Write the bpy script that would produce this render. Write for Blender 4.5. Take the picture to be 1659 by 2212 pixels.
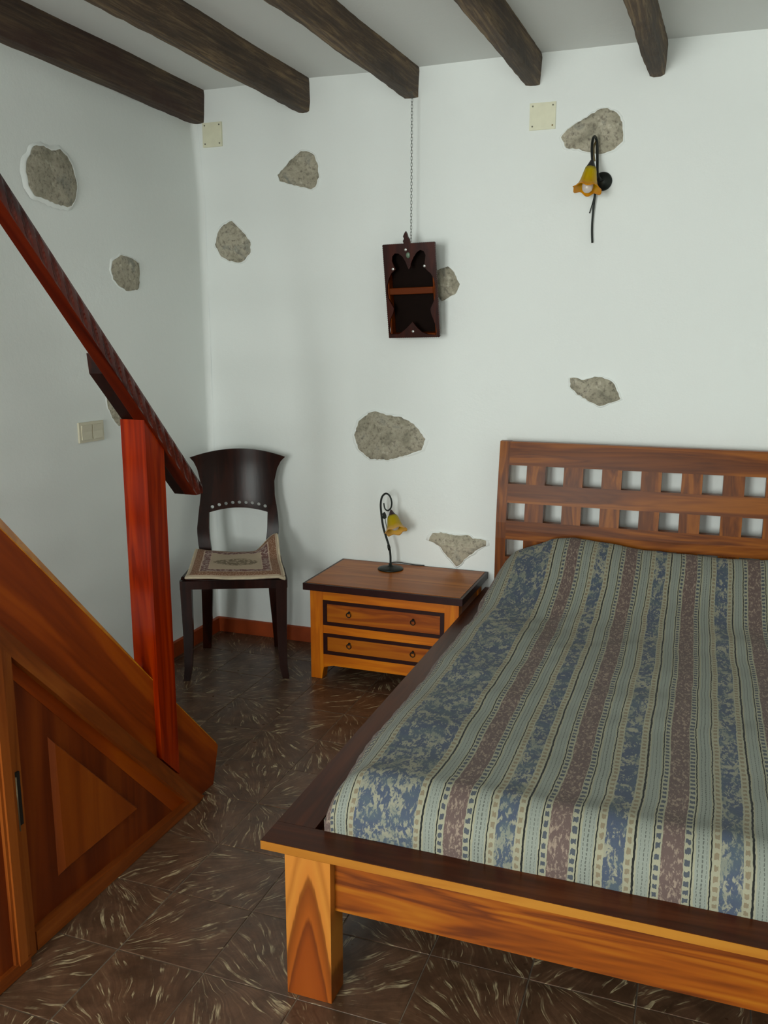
import bpy, bmesh, math, random
from mathutils import Vector, Matrix
R = random.Random(7)
scene = bpy.context.scene
for o in list(bpy.data.objects): bpy.data.objects.remove(o)
COL = scene.collection

# ------------------------------------------------------------------ camera
YAW, PIT, ROL, FPX = -0.347026576, 0.196086465, 0.001167380, 1877.113
fw = Vector((math.sin(YAW)*math.cos(PIT), math.cos(YAW)*math.cos(PIT), -math.sin(PIT)))
rt = Vector((math.cos(YAW), -math.sin(YAW), 0)); up = rt.cross(fw)
r2 = rt*math.cos(ROL) + up*math.sin(ROL); u2 = up*math.cos(ROL) - rt*math.sin(ROL)
cam_d = bpy.data.cameras.new('camera'); cam = bpy.data.objects.new('camera', cam_d); COL.objects.link(cam)
M = Matrix((( r2.x, u2.x, -fw.x), (r2.y, u2.y, -fw.y), (r2.z, u2.z, -fw.z))).to_4x4()
M.translation = Vector((2.43693, -4.06464, 1.6)); cam.matrix_world = M
cam_d.sensor_fit = 'VERTICAL'; cam_d.sensor_height = 24.0; cam_d.lens = FPX/2212*24.0
cam_d.clip_start = 0.02
scene.camera = cam
# ------------------------------------------------------------------ light
w = bpy.data.worlds.new('world'); scene.world = w; w.use_nodes = True
w.node_tree.nodes['Background'].inputs[0].default_value = (0.75, 0.9, 1.0, 1)
w.node_tree.nodes['Background'].inputs[1].default_value = 0.6
def area(name, loc, rot, sx, sy, power, col):
    l = bpy.data.lights.new(name, 'AREA'); l.shape = 'RECTANGLE'; l.size = sx; l.size_y = sy; l.energy = power; l.color = col
    o = bpy.data.objects.new(name, l); COL.objects.link(o); o.location = loc; o.rotation_euler = rot
    return o
WX0, WX1, WZ0, WZ1, YF = 0.40, 1.65, 0.50, 2.35, -6.3       # window in the wall behind the camera
area('daylight', ((WX0+WX1)/2, YF-0.12, (WZ0+WZ1)/2), (math.radians(90), 0, 0), WX1-WX0, WZ1-WZ0, 193, (0.95, 1.0, 0.955))
VX0, VX1, VZ0, VZ1 = 2.25, 2.80, 1.10, 2.30                     # a second, smaller window beside it
area('daylight_small', ((VX0+VX1)/2, YF-0.12, (VZ0+VZ1)/2), (math.radians(90), 0, 0), VX1-VX0, VZ1-VZ0, 44, (0.95, 1.0, 0.955))
scene.view_settings.view_transform = 'Standard'; scene.view_settings.look = 'None'
scene.view_settings.gamma = 1.0; scene.view_settings.use_curve_mapping = False
scene.view_settings.exposure = 0.0

# ------------------------------------------------------------------ helpers
def s2l(c):
    c = c/255.0
    return c/12.92 if c <= 0.04045 else ((c+0.055)/1.055)**2.4
def rgb(r, g, b): return (s2l(r), s2l(g), s2l(b), 1)
def thing(name, label, cat, loc=(0, 0, 0), rotz=0, group=None):
    o = bpy.data.objects.new(name, None); COL.objects.link(o); o.empty_display_size = 0.05
    o.location = loc; o.rotation_euler = (0, 0, rotz); o['label'] = label; o['category'] = cat
    if group: o['group'] = group
    return o
def root_loc(p):
    while p.parent: p = p.parent
    return p
def link(name, me, mat, parent=None, local=False):
    """meshes are written in world space unless local; parts keep identity transforms below their root"""
    o = bpy.data.objects.new(name, me); COL.objects.link(o)
    if mat: me.materials.append(mat)
    if parent is not None:
        if not local:
            r = root_loc(parent)
            me.transform(Matrix.LocRotScale(r.location, r.rotation_euler, None).inverted())
        o.parent = parent
    return o
def mesh(name, verts, faces, mat, parent=None, uvs=None, smooth=False, local=False):
    me = bpy.data.meshes.new(name); me.from_pydata([tuple(v) for v in verts], [], faces); me.update()
    if uvs:
        l = me.uv_layers.new(name='uv')
        for lp in me.loops: l.data[lp.index].uv = uvs[lp.vertex_index]
    if smooth: me.polygons.foreach_set('use_smooth', [True]*len(me.polygons))
    return link(name, me, mat, parent, local)
def from_bm(name, bm, mat, parent=None, local=False, smooth=False, bevel=0, seg=2):
    if bevel:
        bmesh.ops.bevel(bm, geom=[e for e in bm.edges if len(e.link_faces) == 2 and e.calc_face_angle(0) > 0.5], offset=bevel, segments=seg, profile=0.5, affect='EDGES')
    bmesh.ops.recalc_face_normals(bm, faces=bm.faces)
    me = bpy.data.meshes.new(name); bm.to_mesh(me); bm.free()
    if smooth: me.polygons.foreach_set('use_smooth', [True]*len(me.polygons))
    return link(name, me, mat, parent, local)
def bx(bm, lo, hi):
    v = [bm.verts.new((x, y, z)) for x in (lo[0], hi[0]) for y in (lo[1], hi[1]) for z in (lo[2], hi[2])]
    for f in ((0, 1, 3, 2), (4, 6, 7, 5), (0, 4, 5, 1), (2, 3, 7, 6), (0, 2, 6, 4), (1, 5, 7, 3)): bm.faces.new([v[i] for i in f])
    return v
def box(name, lo, hi, mat, parent=None, bevel=0.003, local=False):
    bm = bmesh.new(); bx(bm, lo, hi); return from_bm(name, bm, mat, parent, local, bevel=bevel)
def prism(name, poly, ax, a, b, mat, parent=None, bevel=0.0, local=False, seg=2):
    """poly of 2-D points on the plane across axis ax, extruded from a to b"""
    def P(p, t): return {0: (t, p[0], p[1]), 1: (p[0], t, p[1]), 2: (p[0], p[1], t)}[ax]
    bm = bmesh.new(); A = [bm.verts.new(P(p, a)) for p in poly]; B = [bm.verts.new(P(p, b)) for p in poly]; n = len(poly)
    bm.faces.new(A); bm.faces.new(B[::-1])
    for i in range(n): bm.faces.new((A[i], B[i], B[(i+1) % n], A[(i+1) % n]))
    return from_bm(name, bm, mat, parent, local, bevel=bevel, seg=seg)
def tube_data(pts, rad, n=8, caps=True):
    pts = [Vector(p) for p in pts]; V = []; F = []
    if not hasattr(rad, '__len__'): rad = [rad]*len(pts)
    up0 = None
    for i, p in enumerate(pts):
        t = (pts[min(i+1, len(pts)-1)] - pts[max(i-1, 0)]).normalized()
        if up0 is None: up0 = Vector((0, 0, 1)) if abs(t.z) < 0.9 else Vector((0, 1, 0))
        x = t.cross(up0).normalized(); y = t.cross(x).normalized(); up0 = -y if (-y).dot(up0) > 0 else y
        x = t.cross(up0).normalized(); y = up0
        for k in range(n):
            a = 2*math.pi*k/n; V.append(p + (x*math.cos(a) + y*math.sin(a))*rad[i])
    for i in range(len(pts)-1):
        for k in range(n): F.append((i*n+k, i*n+(k+1) % n, (i+1)*n+(k+1) % n, (i+1)*n+k))
    if caps: F.append(tuple(range(n))[::-1]); F.append(tuple(range((len(pts)-1)*n, len(pts)*n)))
    return V, F
def tube(name, pts, rad, mat, parent=None, n=8, local=False):
    V, F = tube_data(pts, rad, n); return mesh(name, V, F, mat, parent, smooth=True, local=local)
def spline(pts, sub=6):
    pts = [Vector(p) for p in pts]; out = []
    for i in range(len(pts)-1):
        p0 = pts[max(i-1, 0)]; p1 = pts[i]; p2 = pts[i+1]; p3 = pts[min(i+2, len(pts)-1)]
        for k in range(sub):
            t = k/sub
            out.append(0.5*((2*p1) + (p2-p0)*t + (2*p0-5*p1+4*p2-p3)*t*t + (3*p1-p0-3*p2+p3)*t**3))
    return out + [pts[-1]]
def lathe(name, prof, mat, parent, org, axis=(0, 0, 1), n=28, wav=None, local=False, thick=0):
    """profile of (r, h) turned about the axis through org; wav(i, a, r, h) may vary radius and height"""
    ax = Vector(axis).normalized(); x = ax.orthogonal().normalized(); y = ax.cross(x); org = Vector(org); V = []; F = []; U = []
    for i, (r, h) in enumerate(prof):
        for k in range(n):
            a = 2*math.pi*k/n; rr, hh = (r, h) if not wav else wav(i, a, r, h)
            V.append(org + ax*hh + (x*math.cos(a) + y*math.sin(a))*rr); U.append((k/n, i/(len(prof)-1)))
    for i in range(len(prof)-1):
        for k in range(n): F.append((i*n+k, i*n+(k+1) % n, (i+1)*n+(k+1) % n, (i+1)*n+k))
    o = mesh(name, V, F, mat, parent, uvs=U, smooth=True, local=local)
    if thick:
        m = o.modifiers.new('t', 'SOLIDIFY'); m.thickness = thick; m.offset = 0
    return o
def interp(tab, x):
    if x <= tab[0][0]: return tab[0][1]
    for (a, va), (b, vb) in zip(tab, tab[1:]):
        if x <= b: return va + (vb-va)*(x-a)/(b-a)
    return tab[-1][1]
def h2(i, j, s=0):
    n = (i*374761393 + j*668265263 + s*974634777) & 0xffffffff; n = ((n ^ (n >> 13))*1274126177) & 0xffffffff
    return ((n ^ (n >> 16)) & 0xffff)/32767.5 - 1
def vn(x, y, s=0):
    i, j = math.floor(x), math.floor(y); fx, fy = x-i, y-j; fx = fx*fx*(3-2*fx); fy = fy*fy*(3-2*fy)
    a = h2(i, j, s)*(1-fx)+h2(i+1, j, s)*fx; b = h2(i, j+1, s)*(1-fx)+h2(i+1, j+1, s)*fx
    return a*(1-fy)+b*fy
def sst(a, b, x):
    t = max(0, min(1, (x-a)/(b-a))); return t*t*(3-2*t)

# ------------------------------------------------------------------ materials
class NT:
    def __init__(s, name):
        s.m = bpy.data.materials.new(name); s.m.use_nodes = True; s.t = s.m.node_tree; s.b = s.t.nodes['Principled BSDF']
    def n(s, typ, **kw):
        nd = s.t.nodes.new(typ)
        for k, v in kw.items():
            if k.startswith('i_'):
                key = k[2:]; nd.inputs[int(key) if key.isdigit() else key.replace('_', ' ')].default_value = v
            else: setattr(nd, k, v)
        return nd
    def l(s, a, b): s.t.links.new(a, b)
    def math(s, op, a, b=None, c=None):
        nd = s.n('ShaderNodeMath', operation=op)
        for i, v in enumerate((a, b, c)):
            if v is None: continue
            if isinstance(v, (int, float)): nd.inputs[i].default_value = v
            else: s.l(v, nd.inputs[i])
        return nd.outputs[0]
    def mix(s, f, a, b, blend='MIX'):
        nd = s.n('ShaderNodeMix', data_type='RGBA', blend_type=blend)
        for i, v in ((0, f), (6, a), (7, b)):
            if isinstance(v, (int, float, tuple)): nd.inputs[i].default_value = v
            else: s.l(v, nd.inputs[i])
        return nd.outputs[2]
    def ramp(s, fac, stops, interp='LINEAR'):
        nd = s.n('ShaderNodeValToRGB'); nd.color_ramp.interpolation = interp; el = nd.color_ramp.elements
        while len(el) > 1: el.remove(el[-1])
        el[0].position = stops[0][0]; el[0].color = stops[0][1]
        for p, c in stops[1:]:
            e = el.new(p); e.color = c
        s.l(fac, nd.inputs[0]); return nd.outputs[0]
    def map(s, src, scale=(1, 1, 1), loc=(0, 0, 0), rot=(0, 0, 0)):
        nd = s.n('ShaderNodeMapping'); nd.inputs['Scale'].default_value = scale; nd.inputs['Location'].default_value = loc; nd.inputs['Rotation'].default_value = rot
        s.l(src, nd.inputs[0]); return nd.outputs[0]
    def noise(s, vec, scale, detail=4, rough=0.5, dist=0.0, dim='3D'):
        nd = s.n('ShaderNodeTexNoise', noise_dimensions=dim); nd.inputs['Scale'].default_value = scale; nd.inputs['Detail'].default_value = detail
        nd.inputs['Roughness'].default_value = rough; nd.inputs['Distortion'].default_value = dist; s.l(vec, nd.inputs['Vector']); return nd
    def bump(s, h, strength, dist=0.002):
        nd = s.n('ShaderNodeBump'); nd.inputs['Strength'].default_value = strength; nd.inputs['Distance'].default_value = dist
        s.l(h, nd.inputs['Height']); s.l(nd.outputs[0], s.b.inputs['Normal'])
    def out(s, col=None, rough=None, **kw):
        if col is not None:
            if isinstance(col, tuple): s.b.inputs['Base Color'].default_value = col
            else: s.l(col, s.b.inputs['Base Color'])
        if rough is not None:
            if isinstance(rough, (int, float)): s.b.inputs['Roughness'].default_value = rough
            else: s.l(rough, s.b.inputs['Roughness'])
        for k, v in kw.items(): s.b.inputs[k.replace('_', ' ')].default_value = v
        return s.m
WOODS = {}
def wood(c0, c1, c2, ax=2, rough=0.35, scale=1.0, fig=0.35, coat=0.0, seed=0.0, mul=(1, 1, 1), spec=0.3, rotx=0.0):
    c0, c1, c2 = (tuple(c[i]*mul[i] for i in range(3))+(1,) for c in (c0, c1, c2))
    key = (c0, c1, c2, ax, rough, scale, fig, coat, seed, spec, rotx)
    if key in WOODS: return WOODS[key]
    m = NT('wood'); tc = m.n('ShaderNodeTexCoord').outputs['Object']
    if rotx: tc = m.map(tc, rot=(rotx, 0, 0))
    sc = [14*scale]*3; sc[ax] = 1.1*scale
    v = m.map(tc, tuple(sc), (seed, seed*1.7, seed*0.3))
    n1 = m.noise(v, 1.0, 3, 0.55, 0.8)
    v2 = m.map(tc, tuple(s*6 if i != ax else s*2.2 for i, s in enumerate(sc)))
    n2 = m.noise(v2, 1.0, 4, 0.6)
    wv = m.math('FRACT', m.math('MULTIPLY', n1.outputs[0], 3.4))
    tri = m.math('ABSOLUTE', m.math('SUBTRACT', wv, 0.5))
    f = m.math('ADD', m.math('MULTIPLY', n1.outputs[0], 1-fig), m.math('MULTIPLY', tri, fig*2))
    f = m.math('ADD', m.math('MULTIPLY', f, 0.8), m.math('MULTIPLY', n2.outputs[0], 0.22))
    col = m.ramp(f, [(0.30, c0), (0.52, c1), (0.75, c2)])
    m.bump(n2.outputs[0], 0.12, 0.001)
    WOODS[key] = m.out(col, rough, Coat_Weight=coat, Coat_Roughness=0.15, Specular_IOR_Level=spec)
    return WOODS[key]
def plain(name, col, rough=0.5, metal=0.0, var=0.12, scale=30, bump=0.0, **kw):
    m = NT(name); tc = m.n('ShaderNodeTexCoord').outputs['Object']; n = m.noise(tc, scale, 4)
    a = tuple(c*(1-var) for c in col[:3])+(1,); b = tuple(min(1, c*(1+var)) for c in col[:3])+(1,)
    c = m.ramp(n.outputs[0], [(0.3, a), (0.7, b)])
    if bump: m.bump(n.outputs[0], bump, 0.002)
    kw.pop('spec', 0)
    return m.out(c, rough, Metallic=metal, **kw)

TEAK = lambda ax, s=0.0: wood(rgb(112, 50, 12), rgb(190, 104, 34), rgb(222, 146, 62), ax, 0.4, 1.0, 0.35, seed=s, mul=(.45, .38, .12))
def cathedral(xc):
    m = NT('cathedral_teak'); tc = m.n('ShaderNodeTexCoord').outputs['Object']; sp = m.n('ShaderNodeSeparateXYZ'); m.l(tc, sp.inputs[0])
    nz = m.noise(m.map(tc, (9, 9, 2.5)), 1, 3); fine = m.noise(m.map(tc, (150, 150, 5)), 1, 4, 0.6)
    dx = m.math('DIVIDE', m.math('ABSOLUTE', m.math('ADD', m.math('SUBTRACT', sp.outputs[0], xc), m.math('MULTIPLY', sp.outputs[2], -0.02))), 0.045)
    f = m.math('ADD', m.math('ADD', sp.outputs[2], m.math('MULTIPLY', m.math('POWER', dx, 1.35), 0.17)), m.math('MULTIPLY', m.math('SUBTRACT', nz.outputs[0], 0.5), 0.07))
    f = m.math('ADD', f, m.math('MULTIPLY', m.math('SUBTRACT', fine.outputs[0], 0.5), 0.035))
    c = m.ramp(f, [(0.0, rgb(132, 62, 14)), (0.15, rgb(124, 56, 10)), (0.205, rgb(96, 42, 8)), (0.225, rgb(140, 70, 16)), (0.31, rgb(112, 54, 10)), (0.335, rgb(120, 66, 16)), (0.35, rgb(172, 104, 38)), (0.42, rgb(176, 112, 42)), (0.47, rgb(156, 94, 32)), (0.52, rgb(178, 112, 42))])
    return m.out(c, 0.4, Specular_IOR_Level=0.25)
TEAK_TOP = lambda ax, s=0.0: wood(rgb(62, 32, 16), rgb(92, 50, 28), rgb(116, 70, 42), ax, 0.35, 1.0, 0.25, seed=s, mul=(.6, .45, .3), spec=.2)
HEADW = lambda ax, s=0.0: wood(rgb(84, 42, 16), rgb(128, 72, 34), rgb(160, 100, 54), ax, 0.36, 1.1, 0.3, seed=s, mul=(.84, .70, .12), spec=.15)
SIDEW = lambda ax: wood(rgb(196, 112, 14), rgb(222, 138, 24), rgb(236, 160, 44), ax, 0.4, 1.2, 0.25, mul=(.74, .54, .08))
DRAWW = lambda ax, s: wood(rgb(150, 72, 12), rgb(188, 102, 20), rgb(206, 124, 34), ax, 0.4, 1.1, 0.4, seed=s, mul=(.66, .56, .1))
SIDETOP = wood(rgb(134, 76, 38), rgb(164, 98, 54), rgb(184, 120, 72), 0, 0.32, 0.8, 0.2, mul=(1.0, .88, .36), spec=.15)
STAIRW = lambda ax, s=0.0: wood(rgb(138, 62, 10), rgb(176, 88, 14), rgb(204, 116, 22), ax, 0.45, 0.6, 0.3, seed=s, mul=(.66, .44, .04), rotx=(0.813 if ax == 1 else 0))
POSTW = wood(rgb(140, 44, 6), rgb(182, 66, 12), rgb(204, 88, 20), 2, 0.25, 1.3, 0.3, coat=0.2, mul=(.56, .30, .02), spec=.15)
RAILW = lambda: wood(rgb(58, 16, 8), rgb(112, 32, 14), rgb(150, 56, 24), 1, 0.28, 0.8, 0.3, coat=0.2, mul=(.34, .26, .18), spec=.2, rotx=0.813)
DARKCHAIR = wood(rgb(26, 14, 10), rgb(44, 25, 18), rgb(60, 34, 24), 2, 0.24, 1.0, 0.2, mul=(.66, .40, .3), spec=.14)
EBONY = plain('black_stained_wood', rgb(42, 18, 16), 0.35, Specular_IOR_Level=0.18)
TRIMW = lambda ax, rx=0.0: wood(rgb(120, 58, 18), rgb(160, 86, 34), rgb(182, 108, 52), ax, 0.45, 1.0, 0.25, mul=(.64, .52, .28), rotx=rx)
PANELW = lambda s=0.0: wood(rgb(96, 40, 10), rgb(134, 62, 18), rgb(158, 84, 28), 2, 0.45, 0.5, 0.2, seed=s, mul=(.66, .5, .25))
IRON = plain('wrought_iron', rgb(34, 38, 34), 0.45, 0.6, 0.25, 60, 0.2)
CHAINM = plain('chain_steel', rgb(96, 98, 92), 0.4, 0.8)
BRASS = plain('aged_brass', rgb(120, 104, 70), 0.4, 0.8)
STEEL = plain('screw_steel', rgb(200, 200, 195), 0.3, 0.6)
SCREWD = plain('dull_screw', rgb(110, 108, 92), 0.5, 0.5)
PLASTIC = plain('cream_plastic', rgb(222, 220, 194), 0.4, 0, 0.04)
SWITCHM = plain('switch_plastic', rgb(208, 202, 180), 0.35, 0, 0.03)
BULB = NT('frosted_bulb').out((0.85, 0.8, 0.76, 1), 0.25, Transmission_Weight=0.35)
CORD = plain('black_cord', rgb(25, 25, 25), 0.5)

def plaster(name, col):
    m = NT(name); tc = m.n('ShaderNodeTexCoord').outputs['Object']
    n = m.noise(tc, 1.3, 4); n2 = m.noise(tc, 26, 5, 0.6); n3 = m.noise(tc, 120, 3)
    a = tuple(c*0.95 for c in col[:3])+(1,); c = m.mix(n.outputs[0], a, col)
    h = m.math('ADD', m.math('MULTIPLY', n2.outputs[0], 1.0), m.math('MULTIPLY', n3.outputs[0], 0.35))
    m.bump(h, 0.22, 0.004)
    return m.out(c, 0.85)
WALLM = plaster('white_plaster', rgb(234, 238, 235)); CEILM = plaster('ceiling_plaster', rgb(228, 230, 227))

def rock():
    m = NT('fieldstone'); tc = m.n('ShaderNodeTexCoord').outputs['Object']; oi = m.n('ShaderNodeObjectInfo').outputs['Random']
    n1 = m.noise(tc, 9, 6, 0.65, 0.6); n2 = m.noise(tc, 60, 6, 0.7); n3 = m.noise(tc, 28, 3)
    c = m.ramp(n1.outputs[0], [(0.28, rgb(100, 98, 86)), (0.42, rgb(146, 140, 120)), (0.56, rgb(168, 160, 140)), (0.7, rgb(124, 126, 116))])
    c = m.mix(m.ramp(n2.outputs[0], [(0.30, (1, 1, 1, 1)), (0.50, (0, 0, 0, 1))]), c, rgb(96, 90, 78))
    c = m.mix(m.ramp(n3.outputs[0], [(0.62, (0, 0, 0, 1)), (0.75, (0.7, 0.7, 0.7, 1))]), c, rgb(196, 190, 170))
    hs = m.n('ShaderNodeHueSaturation'); hs.inputs['Saturation'].default_value = 0.9; m.l(m.math('ADD', m.math('MULTIPLY', oi, 0.25), 0.98), hs.inputs['Value']); m.l(c, hs.inputs['Color'])
    m.bump(n2.outputs[0], 0.8, 0.004)
    return m.out(hs.outputs[0], 0.9)
ROCK = rock()

def beamwood(dark):
    m = NT('old_beam_wood'); tc = m.n('ShaderNodeTexCoord').outputs['Object']
    v = m.map(tc, (60, 3.0, 60)); n = m.noise(v, 1, 6, 0.75, 0.6); n2 = m.noise(m.map(tc, (8, 1.6, 8)), 1, 4)
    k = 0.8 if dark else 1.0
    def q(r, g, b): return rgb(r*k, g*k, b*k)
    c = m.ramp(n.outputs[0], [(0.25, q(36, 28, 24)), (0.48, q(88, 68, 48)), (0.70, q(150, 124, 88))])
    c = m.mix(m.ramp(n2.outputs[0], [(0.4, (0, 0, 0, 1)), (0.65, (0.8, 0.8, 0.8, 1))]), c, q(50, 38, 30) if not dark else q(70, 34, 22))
    m.bump(n.outputs[0], 0.7, 0.006)
    return m.out(c, 0.7)

def tilemat(per_object=True):
    """brown glazed tile with cream brush streaks fanning out of one corner"""
    m = NT('streaked_brown_tile')
    if per_object:
        tc = m.n('ShaderNodeTexCoord').outputs['Object']; rnd = m.n('ShaderNodeObjectInfo').outputs['Random']
    else:
        g = m.n('ShaderNodeNewGeometry').outputs['Position']; tc = m.map(g, (1, 1, 1)); rnd = None
    sp = m.n('ShaderNodeSeparateXYZ'); m.l(tc, sp.inputs[0]); T = 0.2635
    if per_object: x, y = m.math('ADD', sp.outputs[0], T/2), m.math('ADD', sp.outputs[1], T/2)
    else: x, y = (m.math('MULTIPLY', m.math('FRACT', m.math('DIVIDE', sp.outputs[i], T)), T) for i in (0, 1))
    # warp, then polar about the corner
    wn = m.noise(tc, 6, 2); wn.inputs['Scale'].default_value = 7
    if per_object:
        wn.noise_dimensions = '4D'; m.l(m.math('MULTIPLY', rnd, 57), wn.inputs['W'])
    wx = m.math('MULTIPLY', m.math('SUBTRACT', wn.outputs[0], 0.5), 0.05)
    x = m.math('ADD', m.math('ADD', x, wx), 0.05); y = m.math('ADD', m.math('SUBTRACT', y, wx), 0.03)
    ang = m.math('ARCTAN2', y, x); rad = m.math('SQRT', m.math('ADD', m.math('MULTIPLY', x, x), m.math('MULTIPLY', y, y)))
    cb = m.n('ShaderNodeCombineXYZ'); m.l(m.math('MULTIPLY', ang, 9.0), cb.inputs[0]); m.l(m.math('MULTIPLY', rad, 7.0), cb.inputs[1])
    def nz(scale, detail, rough, off, xs=1.0, ys=1.0):
        nd = m.noise(m.map(cb.outputs[0], (xs, ys, 1)), scale, detail, rough, 0.12, '4D')
        if rnd is not None: m.l(m.math('ADD', m.math('MULTIPLY', rnd, 91), off), nd.inputs['W'])
        else: m.l(off_w(off), nd.inputs['W'])
        return nd.outputs[0]
    if not per_object:
        cell = m.math('ADD', m.math('FLOOR', m.math('DIVIDE', sp.outputs[0], T)), m.math('MULTIPLY', m.math('FLOOR', m.math('DIVIDE', sp.outputs[1], T)), 7.3))
        def off_w(o): return m.math('ADD', m.math('MULTIPLY', cell, 3.1), o)
    a = nz(1.0, 3, 0.55, 0.0, 2.3, 1.0); b = nz(1.0, 4, 0.6, 5.0, 4.2, 0.7); big = nz(0.8, 3, 0.6, 11.0, 0.9, 2.6)
    base = m.ramp(b, [(0.3, rgb(84, 58, 42)), (0.5, rgb(100, 72, 53)), (0.75, rgb(122, 92, 68))])
    mot = m.noise(tc, 13, 6, 0.68, 0.4)
    if rnd is not None:
        mot.noise_dimensions = '4D'; m.l(m.math('MULTIPLY', rnd, 23), mot.inputs['W'])
    base = m.mix(m.ramp(mot.outputs[0], [(0.36, (0.85, 0.85, 0.85, 1)), (0.62, (0, 0, 0, 1))]), base, rgb(62, 44, 30))
    thin = m.ramp(a, [(0.565, (0, 0, 0, 1)), (0.59, (1, 1, 1, 1)), (0.61, (1, 1, 1, 1)), (0.65, (0.1, 0.1, 0.1, 1))])
    thin2 = m.ramp(b, [(0.60, (0, 0, 0, 1)), (0.68, (1, 1, 1, 1))])
    gate = m.ramp(big, [(0.44, (0, 0, 0, 1)), (0.60, (1, 1, 1, 1))])
    k = m.math('MULTIPLY', m.math('MAXIMUM', m.math('MULTIPLY', thin, 0.72), m.math('MULTIPLY', thin2, 0.35)), gate)
    c = m.mix(k, base, rgb(206, 190, 150))
    hi = m.noise(tc, 14, 3); c = m.mix(m.math('MULTIPLY', hi.outputs[0], 0.5), c, m.mix(0.5, c, rgb(70, 46, 34)))
    r = m.ramp(hi.outputs[0], [(0.3, (0.26, 0.26, 0.26, 1)), (0.7, (0.42, 0.42, 0.42, 1))])
    m.bump(a, 0.08, 0.002)
    return m.out(c, r)

def spreadmat():
    m = NT('striped_woven_bedspread'); uv = m.n('ShaderNodeUVMap').outputs[0]
    sp = m.n('ShaderNodeSeparateXYZ'); m.l(uv, sp.inputs[0])
    wob = m.noise(uv, 9, 3); wf = m.noise(m.map(uv, (90, 90, 1)), 1.0, 1)
    u = m.math('ADD', sp.outputs[0], m.math('ADD', m.math('MULTIPLY', m.math('SUBTRACT', wob.outputs[0], 0.5), 0.008), m.math('MULTIPLY', m.math('SUBTRACT', wf.outputs[0], 0.5), 0.0035))); v = m.math('ADD', sp.outputs[1], m.math('MULTIPLY', wf.outputs[0], 0.006))
    P = 0.2425
    left = m.math('LESS_THAN', u, 1.71); mid = m.math('MULTIPLY', m.math('GREATER_THAN', u, 1.71), m.math('LESS_THAN', u, 1.864))
    u1 = m.math('ADD', u, m.math('MULTIPLY', left, 0.1055))
    r = m.math('FRACT', m.math('DIVIDE', m.math('SUBTRACT', u1, 1.881-2.425), P))
    r = m.math('ADD', m.math('MULTIPLY', r, m.math('SUBTRACT', 1.0, mid)), m.math('MULTIPLY', mid, 0.8))
    cream = rgb(180, 180, 154); grey = rgb(162, 171, 160); blue = rgb(84, 97, 120); mauve = rgb(116, 97, 92); black = rgb(24, 28, 26); tan = rgb(146, 130, 104); dot = rgb(48, 64, 92); K = (0, 0, 0, 1)
    base = [(0, black), (.012, cream), (.028, grey), (.142, cream), (.155, black), (.167, cream), (.231, mauve), (.429, cream), (.495, black), (.507, cream), (.524, grey), (.64, cream), (.652, black), (.664, cream), (.735, cream), (.92, cream), (.994, black)]
    pat = [(0, K), (.016, black), (.155, dot), (.215, cream), (.231, rgb(188, 170, 150)), (.429, cream), (.436, dot), (.485, black), (.664, tan), (.735, blue), (.92, tan), (.99, black)]
    D = (0, 1, 0, 1); B = (1, 0, 0, 1); S = (0, 0, 1, 1); G = (1, 1, 0, 1)
    msk = [(0, K), (.048, S), (.054, K), (.085, S), (.093, K), (.118, S), (.124, K), (.178, D), (.215, K), (.234, G), (.425, K), (.436, D), (.482, K), (.545, S), (.551, K), (.582, S), (.590, K), (.618, S), (.624, K), (.682, D), (.722, K), (.735, B), (.92, K), (.935, D), (.975, K)]
    cb = m.ramp(r, base, 'CONSTANT'); cp = m.ramp(r, pat, 'CONSTANT'); cm = m.ramp(r, msk, 'CONSTANT')
    ms = m.n('ShaderNodeSeparateColor'); m.l(cm, ms.inputs[0])
    # blue figure: broad leafy motif + fine broken edges stretched along the warp
    big = m.noise(m.map(uv, (20, 13, 1)), 1.0, 3, 0.55, 1.6); sm = m.noise(m.map(uv, (85, 48, 1)), 1.0, 4, 0.75, 0.8); sm2 = m.noise(m.map(uv, (170, 70, 1)), 1.0, 2, 0.6)
    bl = m.math('ADD', m.math('MULTIPLY', big.outputs[0], 0.62), m.math('ADD', m.math('MULTIPLY', sm.outputs[0], 0.72), m.math('MULTIPLY', sm2.outputs[0], 0.35)))
    blob = m.ramp(bl, [(0.835, (1, 1, 1, 1)), (0.905, (0.12, 0.12, 0.12, 1))])
    bl2 = m.math('ADD', m.math('MULTIPLY', sm.outputs[0], 0.8), m.math('MULTIPLY', sm2.outputs[0], 0.5))
    speck = m.ramp(bl2, [(0.66, (0, 0, 0, 1)), (0.76, (1, 1, 1, 1))])
    fd = m.math('FRACT', m.math('ADD', m.math('DIVIDE', v, 0.021), m.math('MULTIPLY', sm.outputs[0], 0.35)))
    dots = m.math('MULTIPLY', m.math('LESS_THAN', m.math('ADD', m.math('ABSOLUTE', m.math('SUBTRACT', fd, 0.5)), m.math('MULTIPLY', m.math('SUBTRACT', sm2.outputs[0], 0.5), 0.5)), 0.27), 0.85)
    fs = m.math('FRACT', m.math('DIVIDE', v, 0.009)); dash = m.math('MULTIPLY', m.math('GREATER_THAN', fs, 0.3), 0.6)
    isB = m.math('MULTIPLY', ms.outputs[0], m.math('SUBTRACT', 1, ms.outputs[1])); isG = m.math('MULTIPLY', ms.outputs[0], ms.outputs[1]); isD = m.math('MULTIPLY', ms.outputs[1], m.math('SUBTRACT', 1, ms.outputs[0]))
    f = m.math('ADD', m.math('ADD', m.math('MULTIPLY', isB, blob), m.math('MULTIPLY', isG, m.math('MULTIPLY', speck, 0.75))), m.math('ADD', m.math('MULTIPLY', isD, dots), m.math('MULTIPLY', ms.outputs[2], dash)))
    blv = m.noise(uv, 18, 3)
    c = m.mix(f, cb, cp)
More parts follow.
